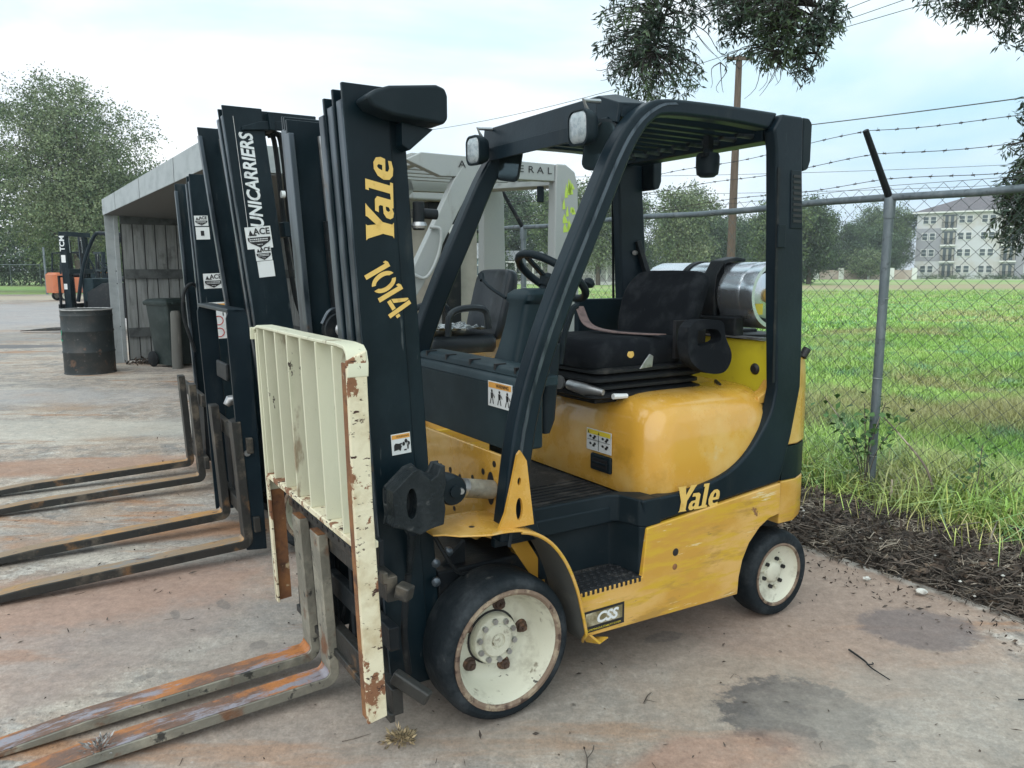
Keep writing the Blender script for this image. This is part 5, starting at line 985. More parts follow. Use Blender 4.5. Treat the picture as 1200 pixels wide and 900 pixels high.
# litter on the slab
P = np.stack([rng.uniform(-3.5, 2.6, 1100), rng.uniform(1.7, 7.5, 1100), np.full(1100, .004)], 1); off = (P[:, 0]-FP.x)*FN.x+(P[:, 1]-FP.y)*FN.y; P = P[off < -1.1]; n = len(P); D = rand_dirs(n); D[:, 2] = np.abs(D[:, 2])*.3; U = np.tile([0, 0, 1.0], (n, 1))+rng.normal(0, .5, (n, 3))
V, F = leaves(P, rng.gamma(2, .007, n)+.006, rng.uniform(.004, .011, n), D, U); np_mesh('leaf_litter', V, F, M['dry_leaf'])
P = np.stack([rng.uniform(-3.5, 2.4, 130), rng.uniform(1.8, 6, 130), np.full(130, .004)], 1); off = (P[:, 0]-FP.x)*FN.x+(P[:, 1]-FP.y)*FN.y; P = P[off < -1.1]; n = len(P); D = rand_dirs(n); D[:, 2] *= .05
V, F = sticks(P, D, rng.gamma(2, .012, n)+.015, np.full(n, .0012), .2); np_mesh('twig_litter', V, F, M['dry_leaf'])
s_ = bank_points(900, -3.2, 1.4, -1.5, -1.05); s_[:, 2] = .004+rng.uniform(0, .006, len(s_)); V, F = leaves(s_, rng.uniform(.012, .04, len(s_)), rng.uniform(.006, .014, len(s_))); np_mesh('leaf_litter', V, F, M['dry_leaf'])
stick_thing('twig', [(1.395, 3.05, .012), (1.42, 2.96, .010), (1.42, 2.90, .012), (1.455, 2.82, .006)], .0045, 'dark bent twig on the slab right of the round oil stain', M['dark'], forks=[[(1.415, 2.93, .01), (1.44, 2.93, .012), (1.447, 2.95, .008)]])
stick_thing('twig', [(.232, 2.26, .006), (.240, 2.32, .012), (.236, 2.38, .008)], .003, 'small forked twig near the lower edge right of the front wheel', forks=[[(.240, 2.32, .012), (.262, 2.36, .012), (.27, 2.40, .006)]])
stick_thing('twig', [(.48, 2.66, .006), (.50, 2.70, .01), (.52, 2.73, .006)], .003, 'short straight twig left of the round oil stain')
stick_thing('twig', [(1.86, 2.68, .005), (1.90, 2.66, .014), (1.91, 2.62, .008)], .0026, 'curled dark twig at the right edge of the slab', M['dark'])
def clump(name, c, r, n, m, label, cat):
    D = rand_dirs(n); D[:, 2] = np.abs(D[:, 2])*.7; P = np.array([c])+D*r*rng.uniform(.1, .9, (n, 1)); P[:, 2] *= .8; V, F = leaves(P, rng.uniform(.012, .03, n), rng.uniform(.005, .010, n), D+rand_dirs(n)*.4); o = np_mesh(name, V, F, m, None); return tag(o, label, cat)
clump('seed_clump', (-.378, 2.435, .006), .055, 240, mat('tan_husks', (.34, .26, .15), .8, island=.75), 'small clump of tan husks on the slab below the cream backrest', 'debris clump')
clump('leaf_clump', (-1.335, 2.33, .05), .06, 110, mat('grey_dead_leaves', (.30, .29, .28), .7, island=.6), 'clump of grey dead leaves caught on the far fork tip of the front forklift', 'leaf clump')

# ================================================================== chain link fence
FZ = 2.03
fence = empty('chain_link_fence', FP, 0, 'galvanised chain link fence topped with three strands of barbed wire behind the forklifts', 'fence')
def rel(s, o, z): q = FD*s+FN*o; return (q.x, q.y, z)
S0, S1 = -8.3, 24.9
for i, s in enumerate([-8.3, -4.15, 0, 4.15, 8.3, 12.45, 16.6, 20.75, 24.9]):
    lean = -.02 if i == 2 else 0
    MB().tube([rel(s-lean, .02, -.1), rel(s, 0, 1.92)], .030, 16).build('post', M['galv'], fence)
    MB().lathe([(.034, 0), (.036, .02), (.036, .11), (.034, .13), (.024, .15)], rel(s, 0, 1.90), (0, 0, 1), 16).build('post_cap', M['galv'], fence)
    MB().tube([rel(s, 0, FZ-.01), rel(s+.03, -.27, FZ+.40)], [.024, .019], 8).build('barb_arm', M['dark'] if True else M['galv'], fence, bevel=.002)
    for z in (.32, .85, 1.38, 1.80):
        MB().lathe([(.0325, 0), (.035, .003), (.0325, .006)], rel(s-lean*(1-z/2), 0.01, z), (.05, .08, 1), 14).build('tie_wire', M['metal'], fence)
pts = [rel(S0+(S1-S0)*i/60, 0, FZ+.010*math.sin(i*1.7)) for i in range(61)]
MB().tube(pts, .0235, 12).build('top_rail', M['galv'], fence)
def chain_mesh(L0, L1, z0, z1, pw, ph, r, place, name, parent, m, over=True):
    """interlocking zigzag wires; pw x ph is half a diamond"""
    nw = int((L1-L0)/pw); nz = int((z1-z0)/ph); iz = np.arange(nz+1); V = []; 
    W_, Z_ = np.meshgrid(np.arange(nw+1), iz, indexing='ij'); sgn = np.where((Z_+0) % 2 == 0, 1, -1)*np.where(W_ % 2 == 0, 1, -1)
    s = L0+W_*pw+sgn*pw*.52; z = z0+Z_*ph; jit = rng.normal(0, 1, s.shape)*pw*.035
    s = s+jit; off = np.where(Z_ % 2 == 0, 1, -1)*r*.9
    base = place(s, off, z)                                                   # (nw+1,nz+1,3)
    V = []
    for k in range(3):
        t = 2*PI*k/3; V.append(place(s+r*math.cos(t), off+r*math.sin(t), z+0*s))
    V = np.stack(V, 2); n0, n1 = V.shape[:2]; idx = np.arange(n0*n1*3).reshape(n0, n1, 3); F = []
    for k in range(3): F.append(np.stack([idx[:, :-1, k], idx[:, :-1, (k+1) % 3], idx[:, 1:, (k+1) % 3], idx[:, 1:, k]], -1).reshape(-1, 4))
    return np_mesh(name, V.reshape(-1, 3), np.vstack(F), m, 'stuff', parent)
pl = lambda s, o, z: np.stack([FD.x*s+FN.x*(o+.028), FD.y*s+FN.y*(o+.028), z+0*s], -1)
chain_mesh(S0, S1, -.02, FZ+.10, .0560, .0530, .0022, pl, 'chain_mesh', fence, M['wire'])
# barbed strands with sag between posts
for k, (dz, do) in enumerate(((.395, -.265), (.255, -.18), (.105, -.085))):
    def bw(s, ph=0): u = (s/4.15) % 1; return rel(s, do+.01*math.sin(s), FZ+dz-.085*math.sin(PI*u)*(1, .7, .45)[k]+.008*math.sin(s*5+k))
    ss = [S0+(S1-S0)*i/260 for i in range(261)]
    st_ = MB().tube([bw(s) for s in ss], .0022, 5).build('barbed_wire', M['wire_d'], fence)
    br = MB()
    for i in range(int((S1-S0)/.125)):
        p = Vector(bw(S0+i*.125)); br.tube([p-FD*.010, p+FD*.010], .0048, 5)
        for q in (-1, 1): d = Vector((rng.uniform(-1, 1), rng.uniform(-1, 1), rng.uniform(.3, 1)*q)).normalized(); br.tube([p, p+d*.015], .0014, 4)
    tag(br.build('barbs', M['wire_d'], st_, smooth=0), kind='stuff')
MB().tube([rel(s, -.03, FZ+.075-.03*math.sin(PI*((s/4.15) % 1))) for s in [S0+(S1-S0)*i/120 for i in range(121)]], .0016, 4).build('tension_wire', M['wire_d'], fence)

# leafy weed climbing at the post
wd = empty('weed', fpt(.02, -.05), 0, 'broad-leaved weed climbing the fence post above the mulch', 'weed')
st = MB(); tips = []
for k in range(7):
    a = rng.uniform(-.5, .7); z = .42+.3*rng.random(); e = (FD.x*a*.55+rng.uniform(-.08, .08), FD.y*a*.55+rng.uniform(-.06, .06), z); pth = smooth_path([(0, 0, .06), (e[0]*.3, e[1]*.3, z*.6), e], 5); st.tube(pth, .003, 5); tips += [(p.x, p.y, p.z) for p in pth[5:]]*3
st.build('stem', M['twig'], wd); P = np.array(tips)+rng.normal(0, .045, (len(tips), 3)); D = rand_dirs(len(P)); D[:, 2] -= .4
V, F = leaves(P, rng.uniform(.035, .065, len(P)), rng.uniform(.03, .05, len(P)), D, np.tile([0, 0, 1.], (len(P), 1))+rand_dirs(len(P))*.6); np_mesh('leaves', V, F, M['leaf_vine'], 'stuff', wd)
wd = empty('weed', fpt(-.62, .10), 0, 'slim green weed with small leaves beside the dead stalk', 'weed')
MB().tube(smooth_path([(0, 0, 0), (.01, .0, .25), (.03, .01, .50)], 5), .003, 5).build('stem', M['twig'], wd)
P = np.array([(.02*t, .01*t, .1+.42*t) for t in rng.random(70)])+rng.normal(0, .05, (70, 3)); V, F = leaves(P, rng.uniform(.03, .05, 70), rng.uniform(.018, .03, 70)); np_mesh('leaves', V, F, M['leaf_vine'], 'stuff', wd)

# ================================================================== lean-to shed
ZS = 2.757
SA = Vector((-6.68, 13.40, 0)); SD = Vector((.5584, -.8296, 0)); SB = Vector((.8296, .5584, 0)); SL = 7.15; SW = 2.75
shed = empty('shed', SA, 0, 'open fronted timber board shed with pale grey metal roof edge', 'shed')
def sp_(a, b, z): q = SD*a+SB*b; return (q.x, q.y, z)
def sbox(a0, a1, b0, b1, z0, z1, name, m, bevel=0, dz=0):
    mb = MB(); vs = [sp_(a, b, z) for z in (z0, z1) for a, b in ((a0, b0), (a1, b0), (a1, b1), (a0, b1))]; vs = [(x, y, z+(dz if i in (2, 3, 6, 7) else 0)) for i, (x, y, z) in enumerate(vs)]
    return mb.add(vs, [(0, 3, 2, 1), (4, 5, 6, 7), (0, 1, 5, 4), (1, 2, 6, 5), (2, 3, 7, 6), (3, 0, 4, 7)]).build(name, m, shed, bevel=bevel, smooth=0)
for i in range(15):
    b0 = .10+i*.176; sbox(-.03+rng.uniform(-.004, .004), -.055, b0, b0+.158, .03+rng.uniform(0, .03), 2.50, 'board', M['wood'])
sbox(-.056, -.060, .08, 2.7, .03, 2.5, 'wall_backing', M['ink'])
for z0, z1 in ((1.44, 1.60), (.44, .60)): sbox(.015, -.028, .10, SW-.1, z0, z1, 'wall_rail', M['wood_d'], .004)
sbox(.02, -.03, .08, SW-.1, 2.36, 2.52, 'wall_rail', M['wood_d'], .004)
for i in range(39):
    a0 = .02+i*.183; sbox(a0, a0+.165, SW-.05, SW-.02, .03, 2.36, 'board', M['wood'])
sbox(.02, SL, SW-.015, SW-.01, .03, 2.36, 'wall_backing', M['ink'])
for z0 in (.44, 1.44): sbox(.0, SL, SW-.10, SW-.055, z0, z0+.15, 'wall_rail', M['wood_d'], .004)
sbox(-.08, .0, -.02, .05, 0, 2.50, 'corner_post', M['shed_metal'], .006); sbox(-.065, -.055, -.15, -.02, 0, 2.52, 'corner_trim', M['shed_metal'], .003)
for a in (SL-.06,): sbox(a, a+.10, .02, .12, 0, 2.50, 'post', M['wood_d'], .006)
for z in (.62, 1.35, 1.56): sbox(-.10, -.02, -.03, -.02, z, z+.02, 'post_strap', M['dark'], .002)
sbox(-.10, SL, -.16, -.15, 2.50, 2.757, 'fascia', M['shed_metal'], .003); sbox(-.115, -.10, -.16, SW+.1, 2.52, 2.75, 'fascia', M['shed_metal'], .003); sbox(SL, SL+.012, -.16, SW+.1, 2.50, 2.75, 'fascia', M['shed_metal'], .003)
for i in range(3): sbox(1.4+i*2.2, 1.404+i*2.2, -.163, -.1605, 2.505, 2.752, 'fascia_seam', M['dark'])
sbox(-.10, SL, -.148, SW+.1, 2.735, 2.75, 'roof_sheet', M['shed_metal'], 0, -.12)
sbox(-.10, SL, -.148, SW+.1, 2.50, 2.515, 'ceiling_sheet', mat('dark_ceiling_boards', (.10, .10, .095), .85), 0, -.10)
MB().lathe([(0, 0), (.03, .005), (.02, .03), (0, .04)], sp_(4.4, 1.2, 2.37), (0, 0, 1), 10).build('lamp_bulb', M['white'], shed)

# things by the shed
dr = empty('steel_drum', (-6.60, 12.15, 0), 0, 'dark rusty steel drum standing open on the yard left of the shed', 'drum'); dr.scale = (.92, .92, 1)
MB().lathe([(0, .012), (.385, .012), (.398, 0), (.40, .01), (.392, .02), (.392, .32), (.402, .335), (.402, .345), (.392, .36), (.392, .64), (.402, .655), (.402, .665), (.392, .68), (.392, .86), (.398, .90), (.392, .91), (.392, .965), (.40, .985), (.396, .995), (.384, .985), (.384, .93), (0, .925)], (0, 0, 0), (0, 0, 1), 48).build('drum_shell', M['drum'], dr, smooth=35)
MB().lathe([(.386, .986), (.398, .998), (.403, .990), (.401, .978)], (0, 0, 0), (0, 0, 1), 48).build('drum_rim', M['drum_lid'], dr); MB().lathe([(0, .962), (.385, .962)], (0, 0, 0), (0, 0, 1), 40).build('drum_contents', M['drum_lid'], dr)
gm = MB()
for k, (a, z, l, t) in enumerate(((-2.36, .60, .14, .6), (-2.42, .55, .12, -.5), (-2.30, .52, .10, .1), (-2.33, .62, .10, 1.4))):
    p0 = (math.cos(a)*.404, math.sin(a)*.404, z); p1 = (math.cos(a+l*.6*math.cos(t))*.404, math.sin(a+l*.6*math.cos(t))*.404, z+l*math.sin(t)*.6); gm.bar(p0, p1, .02, .006, up=(0, 0, 1))
gm.build('spray_mark', M['green_p'], dr, smooth=0)
bn = empty('wheelie_bin', (-5.62, 13.0, 0), -.55, 'dark green wheelie bin with closed lid standing in the shed', 'bin')
MB().loft([rrect(0, 0, .21, .24, .04, .04), rrect(0, 0, .23, .26, .04, .3), rrect(.0, 0, .29, .31, .04, 1.02)]).build('bin_body', M['bin'], bn, smooth=40)
MB().loft([rrect(0, 0, .315, .335, .04, 1.02), rrect(0, 0, .325, .345, .04, 1.05), rrect(0, 0, .325, .345, .04, 1.075), rrect(0, 0, .27, .29, .05, 1.12), rrect(0, 0, .1, .1, .04, 1.13)]).build('lid', M['bin'], bn, smooth=40)
MB().cyl((.34, -.25, 1.06), (.34, .25, 1.06), .02, 10).build('handle', M['bin'], bn)
for y in (-.27, .27): MB().lathe([(0, -.025), (.11, -.025), (.13, -.01), (.13, .01), (.11, .025), (0, .025)], (-.22, y, .13), (0, 1, 0), 24).build('wheel', M['rubber'], bn)
MB().box((-.262, -.10, .66), (-.268, .0, .80)).build('bin_label', M['white'], bn)
bo = MB().lathe([(.082, 0), (.080, .5), (.078, .90), (.06, .935), (0, .94)], (-5.44, 12.62, 0), (.02, 0, 1), 20).build('bollard', mat('grey_weathered_post', (.12, .12, .11), .85, layers=[((.2, .19, .17), 6, .5, .7, (2, 2, .3))]), smooth=40); tag(bo, 'grey wooden bollard standing in front of the wheelie bin', 'bollard')
for p_, n_, nm in (((-6.15, 13.35, 0), 500, 'leaf_pile'),):
    D = rand_dirs(n_); D[:, 2] = np.abs(D[:, 2]); P = np.array(p_)+D*np.array([.5, .35, .09])*rng.random((n_, 1)); V, F = leaves(P, rng.uniform(.04, .09, n_), rng.uniform(.02, .05, n_)); np_mesh(nm, V, F, M['dry_leaf'])

# ================================================================== trees
def crown_cloud(lobes, n_clumps, per, size, flat=.75):
    """leaf quads in clumps over the outer part of the lobes; lobes (cx,cy,cz,rx,ry,rz)"""
    L_ = np.array(lobes); vol = (L_[:, 3]*L_[:, 4]*L_[:, 5])**.67; pick = rng.choice(len(L_), n_clumps, p=vol/vol.sum()); D = rand_dirs(n_clumps); rad = rng.uniform(.2, 1.12, n_clumps)**.6
    C = L_[pick, :3]+D*L_[pick, 3:6]*rad[:, None]; cs = size*rng.uniform(1.6, 4.2, n_clumps)
    P = np.repeat(C, per, 0)+rng.standard_normal((n_clumps*per, 3))*np.repeat(cs, per)[:, None]*np.array([1, 1, flat])[None]*.55
    n = len(P); return leaves(P, rng.uniform(.6, 1.3, n)*size, rng.uniform(.35, .8, n)*size)
def tree(name, x, y, top, rx, m, label, group=None, size=.3, dens=1.0, trunk_h=.35, tr=.25, low=.12, limbs=6, nl=7):
    o = empty(name, (x, y, -.05), 0, label, 'tree', group); h = top+.05; tk = MB()
    lean = rng.uniform(-.03, .03)*h; th = h*trunk_h; tk.tube(smooth_path([(0, 0, 0), (lean*.3, 0, th*.5), (lean, 0, th), (lean*1.4, .1, h*.62), (lean*1.6, 0, h*.86)], 4), [tr*(1.25-1.1*i/16) for i in range(17)], 9)
    lobes = []
    for k in range(nl):
        a = 2*PI*k/nl+rng.uniform(-.4, .4); zc = h*(low+.16+(.86-low-.16)*((k*.618+.2) % 1)); q = 1-((zc/h-.5)/.62)**2*.75; d = rx*rng.uniform(.25, .62)*q
        lobes.append((lean+d*math.cos(a), d*math.sin(a)*.8, zc, rx*.52*q+.2, rx*.52*q+.2, h*rng.uniform(.11, .17)))
    lobes.append((lean*1.3, 0, h*.80, rx*.42, rx*.42, h*.19)); lobes.append((lean, 0, h*.5, rx*.55, rx*.5, h*.25))
    for k in range(limbs):
        lb = lobes[k % len(lobes)]; z0 = th*(.75+.5*k/limbs); e = Vector(lb[:3]); tk.tube(smooth_path([(lean*z0/h, 0, z0), (e.x*.45, e.y*.45, (z0+e.z)/2), (e.x, e.y, e.z+.3)], 4), [tr*(.42-.38*i/8) for i in range(9)], 6)
    tk.build('trunk', M['bark'], o, smooth=60)
    nc = int(190*dens*(rx*h/40)**.5/(size/.3)**1.2); V, F = crown_cloud(lobes, nc, 26, size); np_mesh('crown', V, F, m, 'stuff', o)
    return o
tree('tree', -32.4, 60, 15.6, 7.6, M['leaf_pale'], 'tallest pale green tree behind the orange forklift at far left', size=.19, dens=5.0, tr=.6, trunk_h=.22, limbs=18, nl=16, low=.03)
tree('tree', -25.6, 68, 11.6, 5.0, M['leaf_far'], 'smaller green tree rising just left of the shed roof', size=.21, dens=4.2, tr=.4, limbs=12, low=.0, nl=10)
tree('tree', -43.2, 62, 18.5, 6.0, M['leaf_dark'], 'dark dense tree cut by the left edge of the picture', size=.24, dens=4.5, tr=.5, limbs=6, low=.0, nl=10)
tree('tree', -37.5, 80, 12.5, 7, M['leaf_dark'], 'dark tree behind the far fence left of the leaning mast', size=.3, dens=4.2, low=0, nl=10)
tree('tree', -46.5, 86, 11.5, 6.5, M['leaf_far'], 'rounded mid green tree low at the left edge behind the far fence', size=.3, dens=3.6, low=0, nl=10)
tree('tree', -52, 98, 13, 8, M['leaf_dark'], 'dark bushy tree behind the far fence at the left edge', size=.34, dens=3.4, low=0)
tree('tree', -27, 92, 12, 8, M['leaf_dark'], 'low dark tree behind the far fence seen past the shed post', size=.34, dens=3.6, low=0, nl=10)
row = [  # px x of the trunk, top y in the photograph's scale turned into metres at distance Y
 (-4.2, 96, 9.2, 3.6, 'leaf_far', 'green tree beside the small gabled house, seen under the grey guard'),
 (.8, 104, 13.2, 4.6, 'leaf_dark', 'dark tree filling the left half of the grey guard opening'),
 (5.2, 92, 13.0, 3.8, 'leaf_far', 'tall feathery tree behind the grey guard rear leg'),
 (9.6, 88, 12.6, 3.4, 'leaf_pale', 'pale airy tree seen between the front legs of the yellow forklift'),
 (13.6, 97, 12.2, 3.6, 'leaf_far', 'green tree just left of the rear guard leg'),
 (17.8, 84, 10.8, 3.3, 'leaf_pale', 'pale thin-crowned tree above the seat back'),
 (21.6, 96, 12.4, 3.5, 'leaf_pale', 'round topped pale tree left of the utility pole'),
 (26.4, 108, 9.2, 4.0, 'leaf_dark', 'low dark tree directly behind the utility pole'),
 (29.6, 88, 9.9, 3.4, 'leaf_far', 'green tree right of the utility pole'),
 (34.6, 92, 10.2, 3.4, 'leaf_dark', 'dark narrow tree hidden half by the near rear guard leg'),
 (54.5, 143, 12.6, 5.0, 'leaf_far', 'green tree right behind the rear guard leg and the fence mesh'),
 (61.8, 138, 5.4, 3.6, 'leaf_pale', 'small pale rounded tree low behind the fence mesh'),
 (62.4, 146, 10.6, 5.4, 'leaf_dark', 'broad dark tree left of the fence post'),
 (68.2, 148, 9.8, 5.4, 'leaf_dark', 'dark low tree right behind the fence post'),
 (73.6, 153, 14.6, 4.6, 'leaf_far', 'tall green tree at the left end of the apartment block'),
 (58.0, 150, 10.5, 5.0, 'leaf_dark', 'dark bushy tree behind the left end of the boundary wall'),
 (76.0, 166, 15.8, 5.0, 'leaf_far', 'tree rising behind the apartment block roof'),
 (31.0, 120, 10.5, 6.5, 'leaf_dark', 'dark far tree closing the gap beyond the gas bottle'),
 (49.0, 146, 12.5, 6.5, 'leaf_far', 'far green tree just beyond the rear guard leg, left of the pale low tree'),
 (24.5, 118, 11.5, 6.5, 'leaf_far', 'far green tree filling in left of the utility pole'),
 (14.8, 116, 12.0, 6.0, 'leaf_dark', 'dark far tree behind the rear right guard leg'),
 (41.5, 132, 11.0, 6.5, 'leaf_dark', 'dark far tree half behind the near rear guard leg'),
 (8.0, 118, 13.0, 5.0, 'leaf_far', 'far tree behind the white porch house'),
 (36.5, 126, 9.0, 5.0, 'leaf_far', 'far green tree just right of the near rear guard leg'),
 (-8.5, 110, 12, 6.0, 'leaf_dark', 'dark tree seen past the pale cab panel')]
for k, (x, y, top, rx, mm, lab) in enumerate(row):
    tree('tree', x, y, top, rx, M[mm], lab, 'trees along the far side of the field', size=.29, dens=3.6 if mm != 'leaf_pale' else 2.0, nl=10, tr=.22, limbs=9, low=.0 if mm == 'leaf_dark' else .06)
# undergrowth at the foot of the trees
lob = [(x, 101+6*math.sin(x), .9, 2.6, 2.2, 1.5+.8*math.sin(x*1.7)) for x in np.arange(-12, 37, 2.6)]
V, F = crown_cloud([l for l in lob if not (3 < l[0] < 14)], 1700, 20, .32); np_mesh('undergrowth', V, F, M['leaf_dark'])
lob = [(x, 148, .9, 3, 2.2, 1.8+.8*math.sin(x*1.7)) for x in np.arange(50, 73, 2.6)]; V, F = crown_cloud(lob, 500, 20, .36); np_mesh('undergrowth', V, F, M['leaf_dark'])
lob = [(x, 90, 3.2+.8*math.sin(x), 3.2, 1.8, 3.6) for x in np.arange(-64, -10, 2.6)]; V, F = crown_cloud(lob, 3400, 22, .32); np_mesh('undergrowth', V, F, M['leaf_dark'])

# ---- oak standing outside the picture on the right, its twigs hanging into view
oak = empty('oak_tree', (6.4, 6.6, -.05), 0, 'live oak with dark leafy twigs hanging into the top and right of the view', 'tree')
def ow(p): return (p[0]-6.4, p[1]-6.6, p[2]+.05)
MB().tube(smooth_path([(0, 0, 0), (.1, 0, 1.5), (-.1, .1, 3.2), (-.3, .1, 5.2)], 5), [.34-.012*i for i in range(16)], 14).build('trunk', M['bark'], oak, smooth=60)
MB().tube(smooth_path([(-.15, .1, 3.4), (-1.5, -.3, 4.6), (-3.2, -.8, 4.7), (-4.9, -1.1, 4.3), (-5.6, -1.15, 3.95)], 5), [.16-.0065*i for i in range(21)], 10).build('limb', M['bark_near'], oak, smooth=60)
MB().tube(smooth_path([(-.1, .1, 3.0), (-1.2, -.6, 3.9), (-2.4, -1.2, 3.9), (-2.9, -1.4, 3.5)], 5), [.12-.006*i for i in range(16)], 10).build('limb', M['bark_near'], oak, smooth=60)
def hang(name, limb, ells, nt_, per=17, ln=(.034, .058), side=.6):
    """limb: polyline (world); ells: ellipsoids to fill with twigs (cx,cy,cz,rx,ry,rz,weight)"""
    lp = [Vector(p) for p in limb]; tw = MB(); path = smooth_path(lp, 6); tw.tube([ow(p) for p in path], [.017-.012*i/(len(path)-1) for i in range(len(path))], 7)
    LP, LD = [], []; E_ = np.array(ells); pick = rng.choice(len(E_), nt_, p=E_[:, 6]/E_[:, 6].sum())
    for q in pick:
        e = E_[q]; d = rand_dirs(1)[0]*rng.uniform(.2, 1)**.5; tip = Vector((e[0]+d[0]*e[3], e[1]+d[1]*e[4], e[2]+d[2]*e[5])); cand = [p for p in path if p.z > tip.z-.05] or path; a = min(cand, key=lambda p: (p-tip).length)
        L1 = (tip-a).length; mid = (a+tip)/2+Vector((rng.uniform(-.2, .2)*L1, rng.uniform(-.2, .2)*L1, .12*L1)); pp = smooth_path([a, mid, tip, tip+Vector((rng.uniform(-.03, .03), rng.uniform(-.03, .03), -.05))], 5)
        tw.tube([ow(p) for p in pp], [.0042-.0030*i/(len(pp)-1) for i in range(len(pp))], 4, caps=False)
        seg = pp[max(0, len(pp)-11):]
        for _ in range(per):
            t = rng.uniform(0, len(seg)-1.01); i = int(t); p = seg[i].lerp(seg[i+1], t-i); dr_ = (seg[i+1]-seg[i]).normalized(); LP.append(ow(p+Vector(rng.normal(0, .010, 3)))); LD.append(np.array(dr_)*.5+rand_dirs(1)[0]*side+np.array([0, 0, -.1]))
    tw.build('twigs', M['bark_near'], oak, smooth=60, normals=False); n = len(LP); V, F = leaves(np.array(LP), rng.uniform(*ln, n), rng.uniform(.009, .015, n), np.array(LD)); np_mesh(name, V, F, M['leaf_near'], 'stuff', oak)
hang('foliage', [(1.5, 5.5, 3.95), (1.20, 5.5, 3.55), (1.02, 5.5, 3.25), (.95, 5.48, 3.0)], [(.78, 5.5, 3.22, .20, .3, .22, 1.0), (.86, 5.5, 2.88, .22, .3, .20, 1.6), (1.05, 5.5, 3.20, .22, .3, .24, 1.2), (1.14, 5.5, 2.90, .16, .25, .16, .8), (.95, 5.5, 3.45, .3, .3, .2, .8), (.80, 5.5, 3.05, .22, .3, .2, 1.0)], 300, 14, (.038, .064))
hang('foliage', [(2.1, 5.5, 4.1), (2.12, 5.5, 3.6), (2.0, 5.5, 3.25), (1.80, 5.48, 3.0)], [(1.68, 5.5, 3.30, .24, .3, .20, 1.6), (1.55, 5.5, 3.12, .16, .3, .16, 1.0), (1.83, 5.5, 3.10, .13, .25, .18, .8), (1.35, 5.5, 3.40, .2, .3, .14, .8), (1.45, 5.5, 3.30, .20, .3, .15, .9), (1.75, 5.5, 3.05, .16, .3, .16, 1.0)], 270, 14, (.038, .064))
hang('foliage', [(2.3, 5.5, 3.9), (2.18, 5.5, 3.45), (2.12, 5.5, 3.2), (2.0, 5.5, 2.9)], [(2.10, 5.5, 3.22, .12, .2, .14, 1.2), (1.98, 5.5, 2.98, .09, .2, .14, .8), (2.02, 5.5, 3.12, .1, .2, .14, .8)], 100, 14, (.038, .064))
hang('foliage', [(3.6, 5.4, 4.2), (3.4, 5.45, 3.7), (3.2, 5.5, 3.4), (3.0, 5.5, 3.25)], [(3.15, 5.5, 3.34, .30, .3, .13, 1.3), (3.45, 5.5, 3.24, .25, .3, .17, 1.4), (2.9, 5.5, 3.40, .16, .3, .10, .6), (3.6, 5.5, 3.5, .4, .3, .2, 1)], 200, 15, (.038, .064))
hang('foliage', [(4.0, 5.3, 3.6), (3.75, 5.1, 3.0), (3.55, 5.0, 2.5), (3.35, 4.95, 2.0)], [(3.16, 4.95, 2.42, .10, .2, .20, .8), (3.22, 4.95, 2.10, .16, .2, .18, 1.6), (3.22, 4.95, 1.84, .15, .2, .18, 1.6), (3.35, 4.95, 2.3, .2, .2, .3, 1.3), (3.5, 4.95, 1.9, .25, .2, .3, 1.0), (3.22, 4.95, 2.55, .10, .2, .10, .6), (3.12, 4.95, 1.95, .14, .2, .22, 1.0), (3.15, 4.95, 2.0, .12, .2, .12, .7)], 280, 15, (.040, .066))
# bare thin twigs
bt = MB()
for p0, p1 in (((1.85, 5.5, 3.05), (1.62, 5.5, 2.72)), ((1.80, 5.5, 3.0), (1.78, 5.5, 2.76)), ((1.83, 5.5, 3.02), (1.92, 5.5, 2.76)), ((1.2, 5.5, 3.2), (1.40, 5.5, 2.95)), ((1.4, 5.5, 2.95), (1.36, 5.5, 2.75)), ((.85, 5.5, 3.1), (.60, 5.5, 3.05)), ((.8, 5.5, 2.9), (.56, 5.5, 2.86))):
    a = Vector(p0); b = Vector(p1)
    for q in range(3):
        e = b+Vector((rng.uniform(-.07, .07), rng.uniform(-.1, .1), rng.uniform(-.03, .06))); bt.tube([ow(p) for p in smooth_path([a, a.lerp(e, .35)+Vector((rng.uniform(-.05, .05), 0, .02)), a.lerp(e, .7)+Vector((rng.uniform(-.04, .04), 0, -.01)), e], 3)[:9]], [.004-.0028*i/8 for i in range(9)], 4)
tag(bt.build('bare_twigs', M['bark_near'], oak, normals=False), kind='stuff')

# ================================================================== utility pole and lines
PX, PY = 11.05, 40.0
up = empty('utility_pole', (PX, PY, -.05), 0, 'brown wooden utility pole with one crossarm beyond the fence', 'utility pole')
MB().tube([(0, 0, 0), (.02, 0, 6), (.04, 0, 11.95)], [.22, .19, .15], 16).build('pole', M['wood_pole'], up)
MB().box((-.62, -.22, 11.72), (.62, -.12, 11.88)).build('crossarm', M['wood_pole'], up, bevel=.01)
for s in (-1, 1): MB().bar((.02, -.2, 11.3), (s*.42, -.2, 11.72), .04, .02).build('brace', M['dark'], up)
for x in (-.55, .25, .55): MB().lathe([(.03, 0), (.05, .03), (.03, .06), (.05, .09), (0, .13)], (x, -.17, 11.88), (0, 0, 1), 10).build('insulator', M['edge'], up)
def line(a, b, sag, label, r=.016):
    a, b = Vector(a), Vector(b); pts = [a.lerp(b, i/24)-Vector((0, 0, sag*4*(i/24)*(1-i/24))) for i in range(25)]; o = MB().tube(pts, r, 5).build('power_line', M['wire_d']); tag(o, label, 'power line')
line((PX-.5, PY-.17, 11.95), (26, 22, 15.2), .15, 'power line from the left end of the crossarm up to the right')
line((PX+.3, PY-.17, 11.95), (26.6, 22, 14.4), .15, 'middle power line running from the crossarm up to the right')
